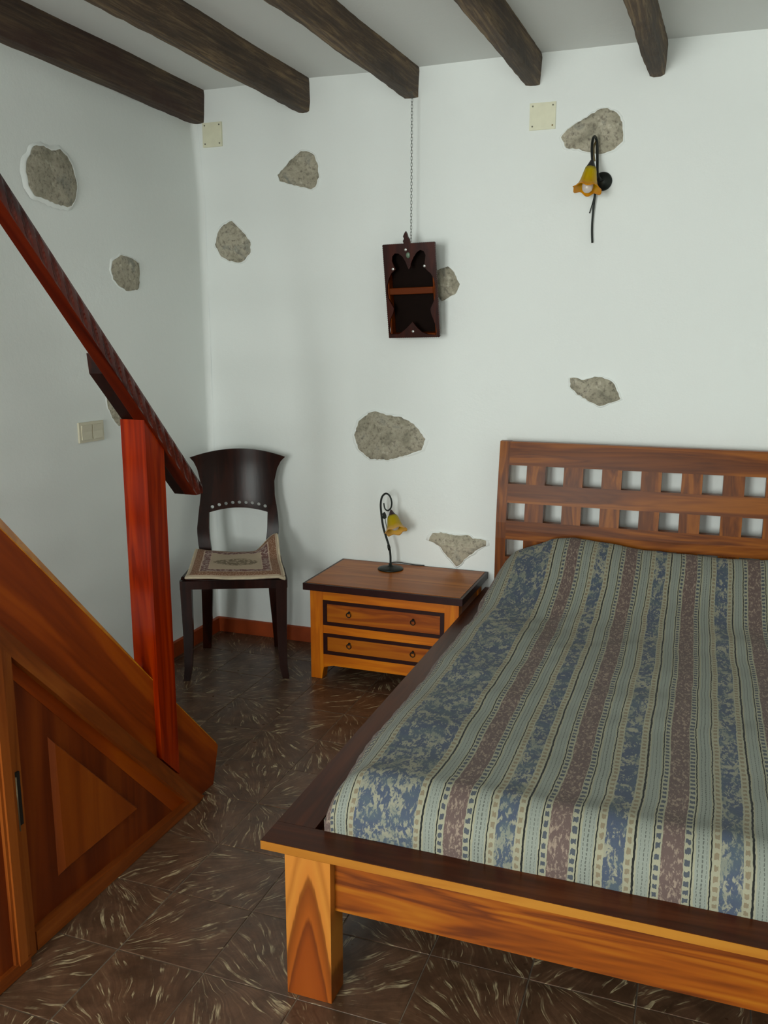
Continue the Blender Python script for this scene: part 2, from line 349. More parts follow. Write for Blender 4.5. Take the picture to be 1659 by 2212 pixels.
    c = m.mix(m.math('MULTIPLY', isB, m.math('MULTIPLY', m.ramp(blv.outputs[0], [(0.45, K), (0.6, (1, 1, 1, 1))]), 0.45)), c, rgb(98, 118, 120))
    weave = m.noise(m.map(uv, (700, 260, 1)), 1, 2); c = m.mix(m.math('MULTIPLY', weave.outputs[0], 0.35), c, m.mix(1.0, c, (0.45, 0.45, 0.45, 1), 'MULTIPLY'))
    m.bump(weave.outputs[0], 0.35, 0.002)
    c = m.mix(1.0, c, (0.66, 0.64, 0.64, 1), 'MULTIPLY')
    return m.out(c, 0.9, Sheen_Weight=0.05)

def cushmat():
    m = NT('tapestry_cushion'); uv = m.n('ShaderNodeUVMap').outputs[0]; sp = m.n('ShaderNodeSeparateXYZ'); m.l(uv, sp.inputs[0])
    du = m.math('SUBTRACT', 0.5, m.math('ABSOLUTE', m.math('SUBTRACT', sp.outputs[0], 0.5))); dv = m.math('SUBTRACT', 0.5, m.math('ABSOLUTE', m.math('SUBTRACT', sp.outputs[1], 0.5)))
    d = m.math('MINIMUM', du, dv)
    n = m.noise(m.map(uv, (1, 1, 1)), 26, 3, 0.6, 0.5); n2 = m.noise(uv, 70, 3); n3 = m.noise(uv, 8, 2, 0.5, 0.6)
    brown = rgb(140, 100, 74); beige = rgb(206, 184, 164); rose = rgb(124, 88, 84); field = rgb(196, 180, 156)
    c = m.ramp(d, [(0, rgb(204, 186, 162)), (.03, brown), (.115, beige), (.135, rgb(176, 158, 150)), (.2, beige), (.215, field)], 'CONSTANT')
    bord = m.math('MULTIPLY', m.math('GREATER_THAN', d, 0.13), m.math('LESS_THAN', d, 0.21))
    c = m.mix(m.math('MULTIPLY', bord, m.ramp(n.outputs[0], [(0.45, (0, 0, 0, 1)), (0.52, (1, 1, 1, 1))])), c, rose)
    bb = m.math('LESS_THAN', d, 0.12)
    wv = m.math('MULTIPLY', m.math('MULTIPLY', bb, m.math('GREATER_THAN', d, 0.03)), m.ramp(n2.outputs[0], [(0.5, (0, 0, 0, 1)), (0.62, (1, 1, 1, 1))]))
    c = m.mix(m.math('MULTIPLY', wv, 0.8), c, rgb(196, 168, 146))
    # central medallion
    ex = m.math('DIVIDE', m.math('SUBTRACT', sp.outputs[0], 0.5), 0.24); ey = m.math('DIVIDE', m.math('SUBTRACT', sp.outputs[1], 0.47), 0.13)
    e = m.math('ADD', m.math('MULTIPLY', ex, ex), m.math('MULTIPLY', ey, ey))
    med = m.math('MULTIPLY', m.math('LESS_THAN', m.math('ADD', e, m.math('MULTIPLY', n3.outputs[0], 0.9)), 1.35), m.ramp(n.outputs[0], [(0.38, (0, 0, 0, 1)), (0.5, (1, 1, 1, 1))]))
    c = m.mix(m.math('MULTIPLY', med, 0.85), c, rgb(112, 100, 78))
    c = m.mix(1.0, c, (0.74, 0.70, 0.68, 1), 'MULTIPLY')
    m.bump(n2.outputs[0], 0.5, 0.002)
    return m.out(c, 0.95)

def glassmat(c_top, c_mid, c_rim):
    m = NT('coloured_lamp_glass'); uv = m.n('ShaderNodeUVMap').outputs[0]; sp = m.n('ShaderNodeSeparateXYZ'); m.l(uv, sp.inputs[0])
    n = m.noise(uv, 6, 3); f = m.math('ADD', sp.outputs[1], m.math('MULTIPLY', m.math('SUBTRACT', n.outputs[0], 0.5), 0.15))
    c = m.ramp(f, [(0.0, c_top), (0.55, c_mid), (0.85, c_rim)])
    m.out(c, 0.25, Subsurface_Weight=0.0)
    tr = m.n('ShaderNodeBsdfTranslucent'); m.l(c, tr.inputs[0]); mx = m.n('ShaderNodeMixShader'); mx.inputs[0].default_value = 0.45
    m.l(m.b.outputs[0], mx.inputs[1]); m.l(tr.outputs[0], mx.inputs[2]); m.l(mx.outputs[0], m.t.nodes['Material Output'].inputs[0])
    return m.m

# ================================================================== THE ROOM
XR, ZC = 4.2, 2.815
def wlx(z): return interp([(0, -0.012), (0.1, -0.02), (0.5, -0.03), (2.3, -0.031), (2.66, -0.06), (2.9, -0.06)], z)
def struct(o): o['kind'] = 'structure'; return o
def grid_wall(name, us, vs, f, mat):
    V = [f(u, v) for v in vs for u in us]; n = len(us)
    F = [(j*n+i, j*n+i+1, (j+1)*n+i+1, (j+1)*n+i) for j in range(len(vs)-1) for i in range(n-1)]
    return struct(mesh(name, V, F, mat, smooth=True))
def lin(a, b, n): return [a+(b-a)*i/n for i in range(n+1)]
wall_back = grid_wall('wall_back', lin(-0.16, XR, 110), lin(-0.02, ZC+0.01, 70), lambda x, z: (x, 0.004*vn(x*2.2, z*2.2, 3)*min(1, max(0, x)*3)+0.0015*vn(x*8, z*8, 4), z), WALLM)
def wl(y, z):
    b = wlx(z) + 0.006*vn(y*1.8, z*1.8, 9)*sst(0, -0.4, y) + 0.0015*vn(y*8, z*8, 5)
    r = 0.035 if z > 0.3 else 0.015
    if y > -r: b += r - math.sqrt(max(0, r*r-(y+r)**2))     # soft plastered corner
    return (b, y, z)
wall_left = grid_wall('wall_left', [-0.001, -0.004, -0.009, -0.016, -0.025]+lin(-0.035, -6.3, 120), lin(-0.02, ZC+0.01, 60), wl, WALLM)
ceiling = grid_wall('ceiling', lin(-0.2, XR, 44), lin(-6.4, 0.02, 60), lambda x, y: (x, y, ZC+0.004*vn(x*2, y*2, 6)), CEILM)
wall_right = struct(box('wall_right', (XR, -6.4, 0), (XR+0.1, 0.1, ZC), WALLM, bevel=0))
bm = bmesh.new()
for lo, hi in (((-0.2, YF-0.15, 0), (WX0, YF, ZC)), ((WX1, YF-0.15, 0), (VX0, YF, ZC)), ((VX1, YF-0.15, 0), (XR, YF, ZC)), ((VX0, YF-0.15, 0), (VX1, YF, VZ0)), ((VX0, YF-0.15, VZ1), (VX1, YF, ZC)), ((WX0, YF-0.15, 0), (WX1, YF, WZ0)), ((WX0, YF-0.15, WZ1), (WX1, YF, ZC))): bx(bm, lo, hi)
wall_front = struct(from_bm('wall_front', bm, WALLM))
for wi, (a, b, c_, d_, mid) in enumerate(((WX0, WX1, WZ0, WZ1, True), (VX0, VX1, VZ0, VZ1, False))):
    bm = bmesh.new(); parts = [((a, YF-0.08, c_), (a+0.05, YF-0.03, d_)), ((b-0.05, YF-0.08, c_), (b, YF-0.03, d_)), ((a+0.05, YF-0.08, c_), (b-0.05, YF-0.03, c_+0.05)), ((a+0.05, YF-0.08, d_-0.05), (b-0.05, YF-0.03, d_))]
    if mid: parts.append((((a+b)/2-0.03, YF-0.08, c_+0.05), ((a+b)/2+0.03, YF-0.03, d_-0.05)))
    for lo, hi in parts: bx(bm, lo, hi)
    struct(from_bm('window_%d' % (wi+1), bm, PANELW(), bevel=0.004))
# floor: grout bed carrying single tiles
GROUT = plain('grey_grout', rgb(96, 84, 70), 0.8, 0, 0.35, scale=14)
floor = struct(box('floor', (-0.1, -6.4, -0.06), (XR+0.05, 0.05, -0.0022), GROUT, bevel=0))
TILE = tilemat(True); T = 0.2635
bm = bmesh.new(); e = T/2-0.0014; bx(bm, (-e, -e, -0.006), (e, e, 0)); bmesh.ops.bevel(bm, geom=[ed for ed in bm.edges if all(v.co.z > -0.001 for v in ed.verts)], offset=0.0012, segments=1, affect='EDGES')
tme = bpy.data.meshes.new('tile'); bm.to_mesh(tme); bm.free(); tme.materials.append(TILE)
x0 = 1.071 - 4.5*T; y0 = -1.850 + 6.5*T
for j in range(13):
    for i in range(16):
        x, y = x0+(i+0.0)*T, y0-j*T
        if x > XR: continue
        o = bpy.data.objects.new('tile', tme); COL.objects.link(o); o.parent = floor
        o.location = (x, y, 0.0006*h2(i, j, 2)-0.0006); o.rotation_euler = (0, 0, (R.randrange(4))*math.pi/2)
bm = bmesh.new()
for j in range(13, 25):
    for i in range(16):
        x, y = x0+i*T, y0-j*T; bx(bm, (x-e, y-e, -0.006), (x+e, y+e, -0.0004))
o = from_bm('rear_tiles', bm, TILE, floor); o['kind'] = 'stuff'
# skirting
SKIRT = plain('terracotta_skirting', rgb(150, 60, 12), 0.45, 0, 0.15, 12, 0.2)
struct(prism('baseboard_back', [(-0.014, 0), (-0.014, 0.076), (-0.008, 0.081), (0.003, 0.081), (0.003, 0)], 0, -0.02, XR, SKIRT))
pl = [(-0.024, 0), (-0.004, 0), (-0.004, 0.076), (-0.01, 0.082), (-0.05, 0.082), (-0.05, 0)]
struct(prism('baseboard_left', pl[1:], 1, -3.9, 0.0, SKIRT))

# stones showing through the plaster, each with its feathered plaster lip
STONES = [
('L', [(-1.195, 2.328), (-1.139, 2.339), (-1.097, 2.327), (-1.043, 2.345), (-1.006, 2.323), (-0.977, 2.285), (-0.958, 2.228), (-0.967, 2.174), (-0.999, 2.131), (-1.027, 2.123), (-1.092, 2.127), (-1.155, 2.135), (-1.215, 2.142), (-1.242, 2.175), (-1.251, 2.222), (-1.246, 2.263), (-1.223, 2.291)]),
('L', [(-0.691, 1.969), (-0.61, 1.961), (-0.561, 1.941), (-0.558, 1.881), (-0.572, 1.826), (-0.624, 1.813), (-0.657, 1.809), (-0.72, 1.833), (-0.757, 1.859), (-0.769, 1.896), (-0.757, 1.935)]),
('L', [(-0.831, 1.415), (-0.765, 1.402), (-0.676, 1.343), (-0.671, 1.27), (-0.712, 1.215), (-0.777, 1.214), (-0.824, 1.254), (-0.852, 1.312), (-0.849, 1.375)]),
('B', [(0.148, 2.187), (0.179, 2.159), (0.222, 2.119), (0.252, 2.08), (0.251, 2.031), (0.218, 1.994), (0.179, 1.979), (0.128, 1.991), (0.077, 2.015), (0.046, 2.076), (0.062, 2.131), (0.102, 2.173)]),
('B', [(0.539, 2.493), (0.581, 2.488), (0.61, 2.471), (0.63, 2.419), (0.632, 2.368), (0.614, 2.328), (0.59, 2.313), (0.536, 2.329), (0.476, 2.345), (0.422, 2.362), (0.41, 2.391), (0.448, 2.425), (0.485, 2.458)]),
('B', [(1.916, 2.552), (1.951, 2.569), (1.981, 2.569), (2.022, 2.549), (2.049, 2.508), (2.053, 2.431), (2.019, 2.4), (1.965, 2.384), (1.919, 2.392), (1.867, 2.41), (1.81, 2.419), (1.787, 2.465), (1.812, 2.497), (1.857, 2.523)]),
('B', [(1.138, 1.93), (1.198, 1.907), (1.245, 1.927), (1.285, 1.935), (1.315, 1.909), (1.345, 1.854), (1.328, 1.811), (1.293, 1.795), (1.259, 1.776), (1.241, 1.796), (1.187, 1.786), (1.151, 1.842)]),
('B', [(0.886, 1.24), (0.923, 1.252), (0.98, 1.234), (1.06, 1.225), (1.125, 1.195), (1.187, 1.122), (1.166, 1.066), (1.102, 1.041), (0.992, 1.008), (0.893, 1.008), (0.831, 1.052), (0.806, 1.126), (0.832, 1.197)]),
('B', [(1.87, 1.429), (1.899, 1.432), (1.935, 1.418), (1.981, 1.437), (2.012, 1.433), (2.064, 1.413), (2.1, 1.338), (2.062, 1.32), (2.008, 1.302), (1.955, 1.326), (1.908, 1.354), (1.871, 1.389)]),
('B', [(1.225, 0.652), (1.269, 0.659), (1.339, 0.652), (1.408, 0.657), (1.433, 0.643), (1.47, 0.643), (1.501, 0.637), (1.501, 0.612), (1.465, 0.593), (1.428, 0.562), (1.391, 0.528), (1.376, 0.508), (1.351, 0.49), (1.316, 0.527), (1.293, 0.551), (1.264, 0.586), (1.232, 0.606), (1.206, 0.613), (1.209, 0.632)])]
for si, (wn_, poly) in enumerate(STONES):
    # finer, slightly ragged outline
    pts = []
    for k in range(len(poly)):
        a, b = Vector(poly[k]), Vector(poly[(k+1) % len(poly)]); L = (b-a).length; n = max(1, int(L/0.012))
        nr = Vector((-(b-a).y, (b-a).x)).normalized() if L > 0 else Vector((0, 0))
        for q in range(n): pts.append(a.lerp(b, q/n) + nr*0.0026*h2(k, q, si))
    c = sum(pts, Vector((0, 0)))/len(pts); n = len(pts)
    def P(p, d): return (wlx(p.y)+d*0.6+0.001 if wn_ == 'L' else p.x, p.x if wn_ == 'L' else -d, p.y)
    V = []; F = []
    for ri, (s, d) in enumerate(((1.0, 0.0035), (0.93, 0.010), (0.75, 0.015), (0.5, 0.019), (0.25, 0.020))):
        for p in pts:
            q = c+(p-c)*s; V.append(P(q, d+0.005*vn(q.x*26, q.y*26, si)*(ri > 0)+0.003*vn(q.x*70, q.y*70, si)*(ri > 0)))
    for r_ in range(4):
        for k in range(n): F.append((r_*n+k, r_*n+(k+1) % n, (r_+1)*n+(k+1) % n, (r_+1)*n+k))
    V.append(P(c, 0.021)); F += [(4*n+k, 4*n+(k+1) % n, 5*n) for k in range(n)]
    par = wall_left if wn_ == 'L' else wall_back
    if wn_ == 'L': F = [f[::-1] for f in F]
    mesh('stone', V, F, ROCK, par, smooth=True)
    V = []; F = []
    for s, d in ((0.975, 0.002), (0.99, 0.0055), (1.01, 0.0060), (1.05, 0.0035), (1.13, -0.006)):
        for k, p in enumerate(pts):
            s2 = 1+(s-1)*(1+0.45*vn(k*0.25, si)); V.append(P(c+(p-c)*s2, d+(0.0012*h2(k//3, si, 1) if 0.995 < s < 1.02 else 0)))
    for r_ in range(4):
        for k in range(n): F.append((r_*n+k, r_*n+(k+1) % n, (r_+1)*n+(k+1) % n, (r_+1)*n+k))
    if wn_ != 'L': F = [f[::-1] for f in F]
    mesh('plaster_rim', V, F, WALLM, par, smooth=True)

# ================================================================== CEILING BEAMS
BEAMS = [(-0.068, 0.010, 2.660, 0.004, 'dark brown ceiling beam hugging the left wall, leftmost of the five'),
         (0.530, 0.589, 2.664, 0.029, 'old dark ceiling beam second from the left wall, ending above the triangular wall stone'),
         (1.068, 1.134, 2.683, 0.049, 'old dark ceiling beam from whose wall end the long thin chain hangs'),
         (1.622, 1.692, 2.685, 0.033, 'rough grey-brown ceiling beam ending just above the right-hand cream cover plate'),
         (2.142, 2.211, 2.677, 0.037, 'weathered ceiling beam farthest right, ending above and right of the wall lamp')]
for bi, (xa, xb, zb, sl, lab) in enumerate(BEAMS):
    t = thing('ceiling_beam', lab, 'beam', ((xa+xb)/2, 0, zb), group='dark wooden ceiling beams')
    NY = 150; V = []; F = []; prof = []
    for q in lin(0, 1, 3): prof.append((q, 0))
    for q in lin(0, 1, 4)[1:]: prof.append((1, q))
    for q in lin(1, 0, 3)[1:]: prof.append((q, 1))
    for q in lin(1, 0, 4)[1:-1]: prof.append((0, q))
    n = len(prof)
    for j in range(NY+1):
        y = -0.0 - 6.28*(j/NY)**1.25
        for (u, v_) in prof:
            cr = (0.0035 if (u in (0, 1) and v_ in (0, 1)) else 0)
            x = xa+(xb-xa)*u+sl*y + 0.0035*vn(y*3+u*3, v_*3+bi*9, 11)+0.0018*vn(y*30, u*5+v_*7, 12) + (cr if u == 0 else -cr if u == 1 else 0)
            z = zb+(ZC+0.02-zb)*v_ + (0.0035*vn(y*3+7, u*2+bi*5, 13)+0.002*vn(y*28, u*6, 14) if v_ < 1 else 0) + (cr if v_ == 0 else 0)
            V.append((x, y, z))
    for j in range(NY):
        for k in range(n): F.append((j*n+k, j*n+(k+1) % n, (j+1)*n+(k+1) % n, (j+1)*n+k))
    F.append(tuple(range(n))); F.append(tuple(range(NY*n, NY*n+n))[::-1])
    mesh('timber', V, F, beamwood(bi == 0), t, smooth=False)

# ================================================================== BED
bed = thing('bed', 'low wide teak bed with lattice headboard and plank frame under the striped spread', 'bed', (2.43, -1.2, 0))
BX0, BX1, YB = 1.502, 3.353, -2.362
box('foot_plank', (BX0, YB, 0.381), (BX1, -2.271, 0.403), wood(rgb(190, 120, 44), rgb(208, 140, 60), rgb(220, 156, 76), 0, 0.4, 1.0, 0.2, mul=(.56, .52, .3)), bed, 0.002)['label'] = 'orange teak front edge plank'
# the top boards of the frame are darker
box('foot_cap', (BX0+0.0005, YB+0.0008, 0.4025), (BX1-0.0005, -2.2715, 0.4045), TEAK_TOP(0, 1.0), bed, 0.0008)['label'] = 'dark brown varnished top face'
for s, (a, b) in enumerate(((BX0, 1.606), (3.249, BX1))):
    box('side_plank', (a, -2.270, 0.381), (b, -0.016, 0.404), TEAK_TOP(1, 4.0+s), bed, 0.0015)
box('foot_rail', (1.6865, -2.335, 0.239), (3.168, -2.305, 0.3805), TEAK(0, 9.0), bed, 0.002)
for a in (1.600, 3.222): box('side_rail', (a, -2.288, 0.25), (a+0.03, -0.14, 0.3805), TEAK_TOP(1, 2.0), bed, 0.002)
for sx in (1.567, 3.169): 
    for sy in (YB, -0.26): box('leg', (sx, sy, 0), (sx+0.119, sy+0.074, 0.3805), cathedral(sx+0.056-2.43), bed, 0.002)
box('slat_base', (1.632, -2.26, 0.27), (3.22, -0.15, 0.29), TEAK_TOP(0, 6.0), bed, 0.002)
def hby(z): 
    t = max(0, z-0.70)/0.44; return -0.176+0.054*t**1.5
def hpiece(name, xa, xb, za, zb, mat, nz=1, inset=0.0, th=0.040):
    bm = bmesh.new(); zs = lin(za, zb, nz); rows = []
    for z in zs:
        y = hby(z)+inset; rows.append([bm.verts.new(p) for p in ((xa, y, z), (xb, y, z), (xb, y+th-2*inset, z), (xa, y+th-2*inset, z))])
    for a, b in zip(rows, rows[1:]):
        for k in range(4): bm.faces.new((a[k], a[(k+1) % 4], b[(k+1) % 4], b[k]))
    bm.faces.new(rows[0][::-1]); bm.faces.new(rows[-1])
    return from_bm(name, bm, mat, bed, bevel=0.0015, seg=1)
HX0 = 1.582; PW = 0.168; HW = 0.0825; X1_ = HX0+0.048; NC = 10; HX1 = X1_+PW*(NC-1)+HW+0.048
for a, b in ((HX0, X1_), (HX1-0.048, HX1)): hpiece('headboard_post', a, b, 0.25, 1.141, HEADW(2, 3), 12)
bands = [(1.034, 1.140), (0.862, 0.949), (0.691, 0.779), (0.525, 0.609), (0.30, 0.44)]
for k, (za, zb) in enumerate(bands): hpiece('headboard_rail', X1_, HX1-0.048, za, zb, HEADW(0, k*2.0), 2)
for k, (zb, za) in enumerate(((1.034, 0.949), (0.862, 0.779), (0.691, 0.609), (0.525, 0.44))):
    for c_ in range(NC-1):
        hpiece('headboard_block', X1_+HW+PW*c_, X1_+PW*(c_+1), za, zb, HEADW(2, 5.0+c_), 1, 0.0012)

# bedspread over the mattress and pillows (one cloth, tucked inside the frame)
def top_z(x, y):
    z = 0.528 + 0.010*math.exp(-((y+2.20)/0.06)**2)
    d = y+0.19                                            # pillows towards the headboard
    hump = interp([(1.55, 0.10), (1.72, 0.165), (1.85, 0.222), (1.95, 0.243), (2.08, 0.240), (2.25, 0.215), (2.45, 0.197), (2.6, 0.19), (2.8, 0.215), (3.0, 0.225), (3.2, 0.12)], x)
    z += hump*sst(-0.80, -0.10, y)**1.15 + 0.014*math.exp(-((y+0.78)/0.10)**2)*0
    z += 0.006*vn(x*3.1+y*2.2, y*2.6, 21)+0.0045*vn(x*9-y*6, y*8, 22)*1.1+0.0035*vn(x*16, y*5, 23)
    z += 0.006*math.sin((x*0.9+y)*9.0+2.5*vn(x*2, y*2, 25))*sst(-1.9, -1.2, y)*0.7
    return z
MX0, MX1, MY0, MY1 = 1.633, 3.225, -2.262, -0.184
RR = 0.095
def prof_side(s):
    """cloth run from tucked hem (s=0) to flat top: returns (inset from the edge, drop below the top)"""
    H = 0.20; arc = RR*math.pi/2
    if s < H-RR: return (0.0, H-s)
    a = (s-(H-RR))/arc
    if a < 1: a *= math.pi/2; return (RR*(1-math.cos(a)), RR*(1-math.sin(a)))
    return (RR+(s-(H-RR)-arc), 0.0)
ARC = (0.20-RR)+RR*math.pi/2
def axis_samples(L0, L1, dn):
    tot = (L1-L0-2*RR)+2*ARC; n = int(tot/dn); return [tot*i/n for i in range(n+1)], tot
us, TU = axis_samples(MX0, MX1, 0.0125); vs, TV = axis_samples(MY0, MY1, 0.0125)
def ax_pos(s, tot, a, b):
    if s <= tot/2: i, d = prof_side(s); return a+i, d
    i, d = prof_side(tot-s); return b-i, d
V = []; U = []
for v in vs:
    y, dy = ax_pos(v, TV, MY0, MY1)
    if v > TV/2: dy *= 0.45
    for u in us:
        x, dx = ax_pos(u, TU, MX0, MX1)
        # corner rounding: combine drops
        d = min(0.2, math.hypot(dx, dy) if max(dx, dy) < RR else max(dx, dy))
        tz = top_z(x, y); k = d/0.2
        low = 0.345
        z = tz - d*(tz-low)/0.2 if True else 0
        # soft bulging sides with gathers
        side = sst(0, 0.06, dx)*(1 if u < TU/2 else -1); foot = sst(0, 0.06, dy)*(1 if v < TV/2 else 0)
        X = x + side*(-0.014*math.sin(math.pi*min(1, k*1.1)) + 0.007*vn(y*9, z*7, 31)+0.004*vn(y*30, z*8, 32))
        if u < TU/2 and side > 0: X -= 0.010*side
        if u < TU/2: X = x+(X-x)*sst(-2.24, -1.95, y)+0.010*sst(-2.0, -2.22, y)*(1-k)*0
        Y = y + foot*(-0.010*math.sin(math.pi*min(1, k)) + 0.004*vn(x*8, z*6, 33)) 
        V.append((X, min(Y, -0.181), z)); 
        uu = (u-ARC+MX0+RR) + 0.006*vn(y*2.5, x*1.5, 41)+0.004*vn(y*6, x*2, 42)
        U.append((uu, v-ARC+MY0+RR))
n = len(us); F = [(j*n+i, j*n+i+1, (j+1)*n+i+1, (j+1)*n+i) for j in range(len(vs)-1) for i in range(n-1)]
sp = mesh('bedspread', V, F, spreadmat(), None, uvs=U, smooth=True)
sp['label'] = 'woven bedspread striped blue, mauve and grey-green, drawn over mattress and pillows'; sp['category'] = 'bedspread'
# ================================================================== NIGHTSTAND
ns = thing('nightstand', 'orange wooden two-drawer bedside chest with dark-edged top, between chair and bed', 'nightstand', (1.13, -0.24, 0))
NX0, NX1, NY0, NY1 = 0.760, 1.487, -0.456, -0.03
F_ = NY0
bm = bmesh.new(); 
box('top_edge', (0.741, -0.496, 0.447), (1.513, -0.004, 0.4795), EBONY, ns, 0.011)['label'] = 'near-black rounded edge moulding'
box('top', (0.754, -0.482, 0.4790), (1.500, -0.017, 0.4812), SIDETOP, ns, 0.0008)['label'] = 'reddish brown top panel'
for sx in (0, 1):
    a, b = (NX0, NX0+0.066) if sx == 0 else (NX1-0.066, NX1); s = 1 if sx == 0 else -1; xi = b if sx == 0 else a
    poly = [(a, 0), (b, 0), (b, 0.446), (a, 0.446)] 
    poly = ([(a, 0), (b-0.010, 0), (b-0.006, 0.03), (b, 0.06), (b, 0.4465), (a, 0.4465)] if sx == 0 else [(a+0.010, 0), (b, 0), (b, 0.4465), (a, 0.4465), (a, 0.06), (a+0.006, 0.03)])
    prism('leg', poly, 1, F_, F_+0.06, SIDEW(2), ns, 0.0015)
    prism('leg', poly, 1, NY1-0.06, NY1, SIDEW(2), ns, 0.0015)
    xx = NX0+0.008 if sx == 0 else NX1-0.026
    box('side_panel', (xx, F_+0.06, 0.075), (xx+0.018, NY1-0.06, 0.4465), DRAWW(1, 2), ns, 0.001)
xa, xb = NX0+0.066, NX1-0.066
box('top_rail', (xa, F_+0.002, 0.394), (xb, F_+0.03, 0.4465), SIDEW(0), ns, 0.001)
box('middle_rail', (xa, F_+0.002, 0.231), (xb, F_+0.03, 0.272), SIDEW(0), ns, 0.001)
prism('bottom_rail', [(xa, 0.058), (xa+0.02, 0.064), (xa+0.05, 0.071), (xb-0.05, 0.071), (xb-0.02, 0.064), (xb, 0.058), (xb, 0.127), (xa, 0.127)], 1, F_+0.002, F_+0.03, SIDEW(0), ns, 0.001)
box('back_panel', (xa, NY1-0.02, 0.075), (xb, NY1-0.005, 0.4465), DRAWW(0, 1), ns, 0.001)
for di, (za, zb) in enumerate(((0.272, 0.394), (0.127, 0.231))):
    bm = bmesh.new(); t = 0.0165
    for lo, hi in (((xa, F_-0.003, za), (xb, F_+0.02, za+t)), ((xa, F_-0.003, zb-t), (xb, F_+0.02, zb)), ((xa, F_-0.003, za+t), (xa+t+0.003, F_+0.02, zb-t)), ((xb-t-0.003, F_-0.003, za+t), (xb, F_+0.02, zb-t))): bx(bm, lo, hi)
    dr = box('drawer', (xa+t+0.003, F_+0.003, za+t), (xb-t-0.003, NY1-0.05, zb-t), DRAWW(0, 3+di*4), ns, 0.001)
    from_bm('dark_frame', bm, EBONY, dr, bevel=0.002)
    for hx in (0.958, 1.273):
        hz = (za+zb)/2-0.002
        V, F = tube_data([(hx, F_+0.004, hz+0.014), (hx, F_-0.010, hz+0.014)], [0.0065, 0.0045], 10)
        ring = [(hx+0.011*math.sin(a), F_-0.007-0.002*math.cos(a), hz+0.003+0.012*math.cos(a)) for a in [2*math.pi*k/16 for k in range(17)]]
        V2, F2 = tube_data(ring, 0.0019, 6); off = len(V)
        mesh('ring_pull', V+V2, F+[tuple(i+off for i in f) for f in F2], IRON, dr, smooth=True)
# ================================================================== TABLE LAMP
LY = -0.128
lamp = thing('table_lamp', 'small black iron table lamp with drooping yellow glass flower shade on the bedside chest', 'lamp', (1.048, LY, 0.4812))
lathe('base', [(0.0005, 0.0), (0.060, 0.0), (0.064, 0.003), (0.062, 0.007), (0.045, 0.012), (0.022, 0.016), (0.009, 0.020), (0.006, 0.03), (0.0005, 0.03)], IRON, lamp, (1.048, LY, 0.4812), n=40)
st = [(1.048, 0.50), (1.048, 0.513), (1.047, 0.554), (1.040, 0.597), (1.024, 0.645), (1.009, 0.694), (0.999, 0.761), (0.996, 0.81), (1.004, 0.845), (1.023, 0.861), (1.043, 0.850), (1.053, 0.820), (1.049, 0.792), (1.033, 0.777), (1.018, 0.786), (1.012, 0.813)]
pts = spline([(x, LY, z) for x, z in st], 6); rads = [interp([(0, 0.0055), (30, 0.0058), (60, 0.0045), (96, 0.0032)], i) for i in range(len(pts))]
tube('stem', pts, rads, IRON, lamp, 8)
tube('knot', [(1.042, LY-0.001, 0.578), (1.040, LY-0.001, 0.592), (1.037, LY-0.001, 0.606)], [0.0065, 0.0085, 0.0065], IRON, lamp, 8)
tube('tendril', spline([(1.020, LY-0.004, 0.752), (1.024, LY-0.006, 0.72), (1.031, LY-0.008, 0.69), (1.028, LY-0.006, 0.665), (1.026, LY-0.004, 0.64)]), 0.0018, IRON, lamp, 6)
lv = [(1.018, 0.771), (1.008, 0.762), (1.010, 0.750), (1.008, 0.740), (1.020, 0.734), (1.029, 0.742), (1.028, 0.754), (1.024, 0.764)]
prism('leaf', lv, 1, LY-0.009, LY-0.006, IRON, lamp, 0.0005)
ax0 = Vector((1.050, LY-0.002, 0.782)); ax1 = Vector((1.096, LY-0.054, 0.680)); axd = (ax1-ax0)
lathe('socket_cap', [(0.003, 0), (0.008, 0.008), (0.014, 0.022), (0.0235, 0.036), (0.0225, 0.038)], plain('dark_red_cap', rgb(46, 22, 26), 0.4), lamp, ax0, axd, n=24)
def wavy(amp):
    def f(i, a, r, h):
        k = max(0, (i-3)/4.0); return r*(1+0.055*k*math.sin(6*a)), h+amp*k*math.sin(6*a+0.6)
    return f
lathe('glass_shade', [(0.0225, 0.034), (0.027, 0.046), (0.030, 0.060), (0.033, 0.074), (0.037, 0.088), (0.043, 0.101), (0.050, 0.110), (0.054, 0.114)], glassmat(rgb(196, 180, 10), rgb(212, 178, 22), rgb(238, 196, 106)), lamp, ax0, axd, n=48, wav=wavy(0.004), thick=0.0025)
d = axd.normalized()
lathe('bulb', [(0.012, 0.04), (0.014, 0.06), (0.021, 0.075), (0.023, 0.086), (0.019, 0.098), (0.010, 0.106), (0.0004, 0.108)], BULB, lamp, ax0, axd, n=24)
tube('cord', spline([(1.030, LY+0.03, 0.4865), (1.02, LY+0.06, 0.4925), (1.045, LY+0.09, 0.495), (1.10, LY+0.105, 0.489), (1.145, LY+0.109, 0.4850), (1.175, LY+0.115, 0.4840), (1.185, -0.006, 0.478), (1.185, -0.003, 0.43)]), 0.0022, CORD, lamp, 6)

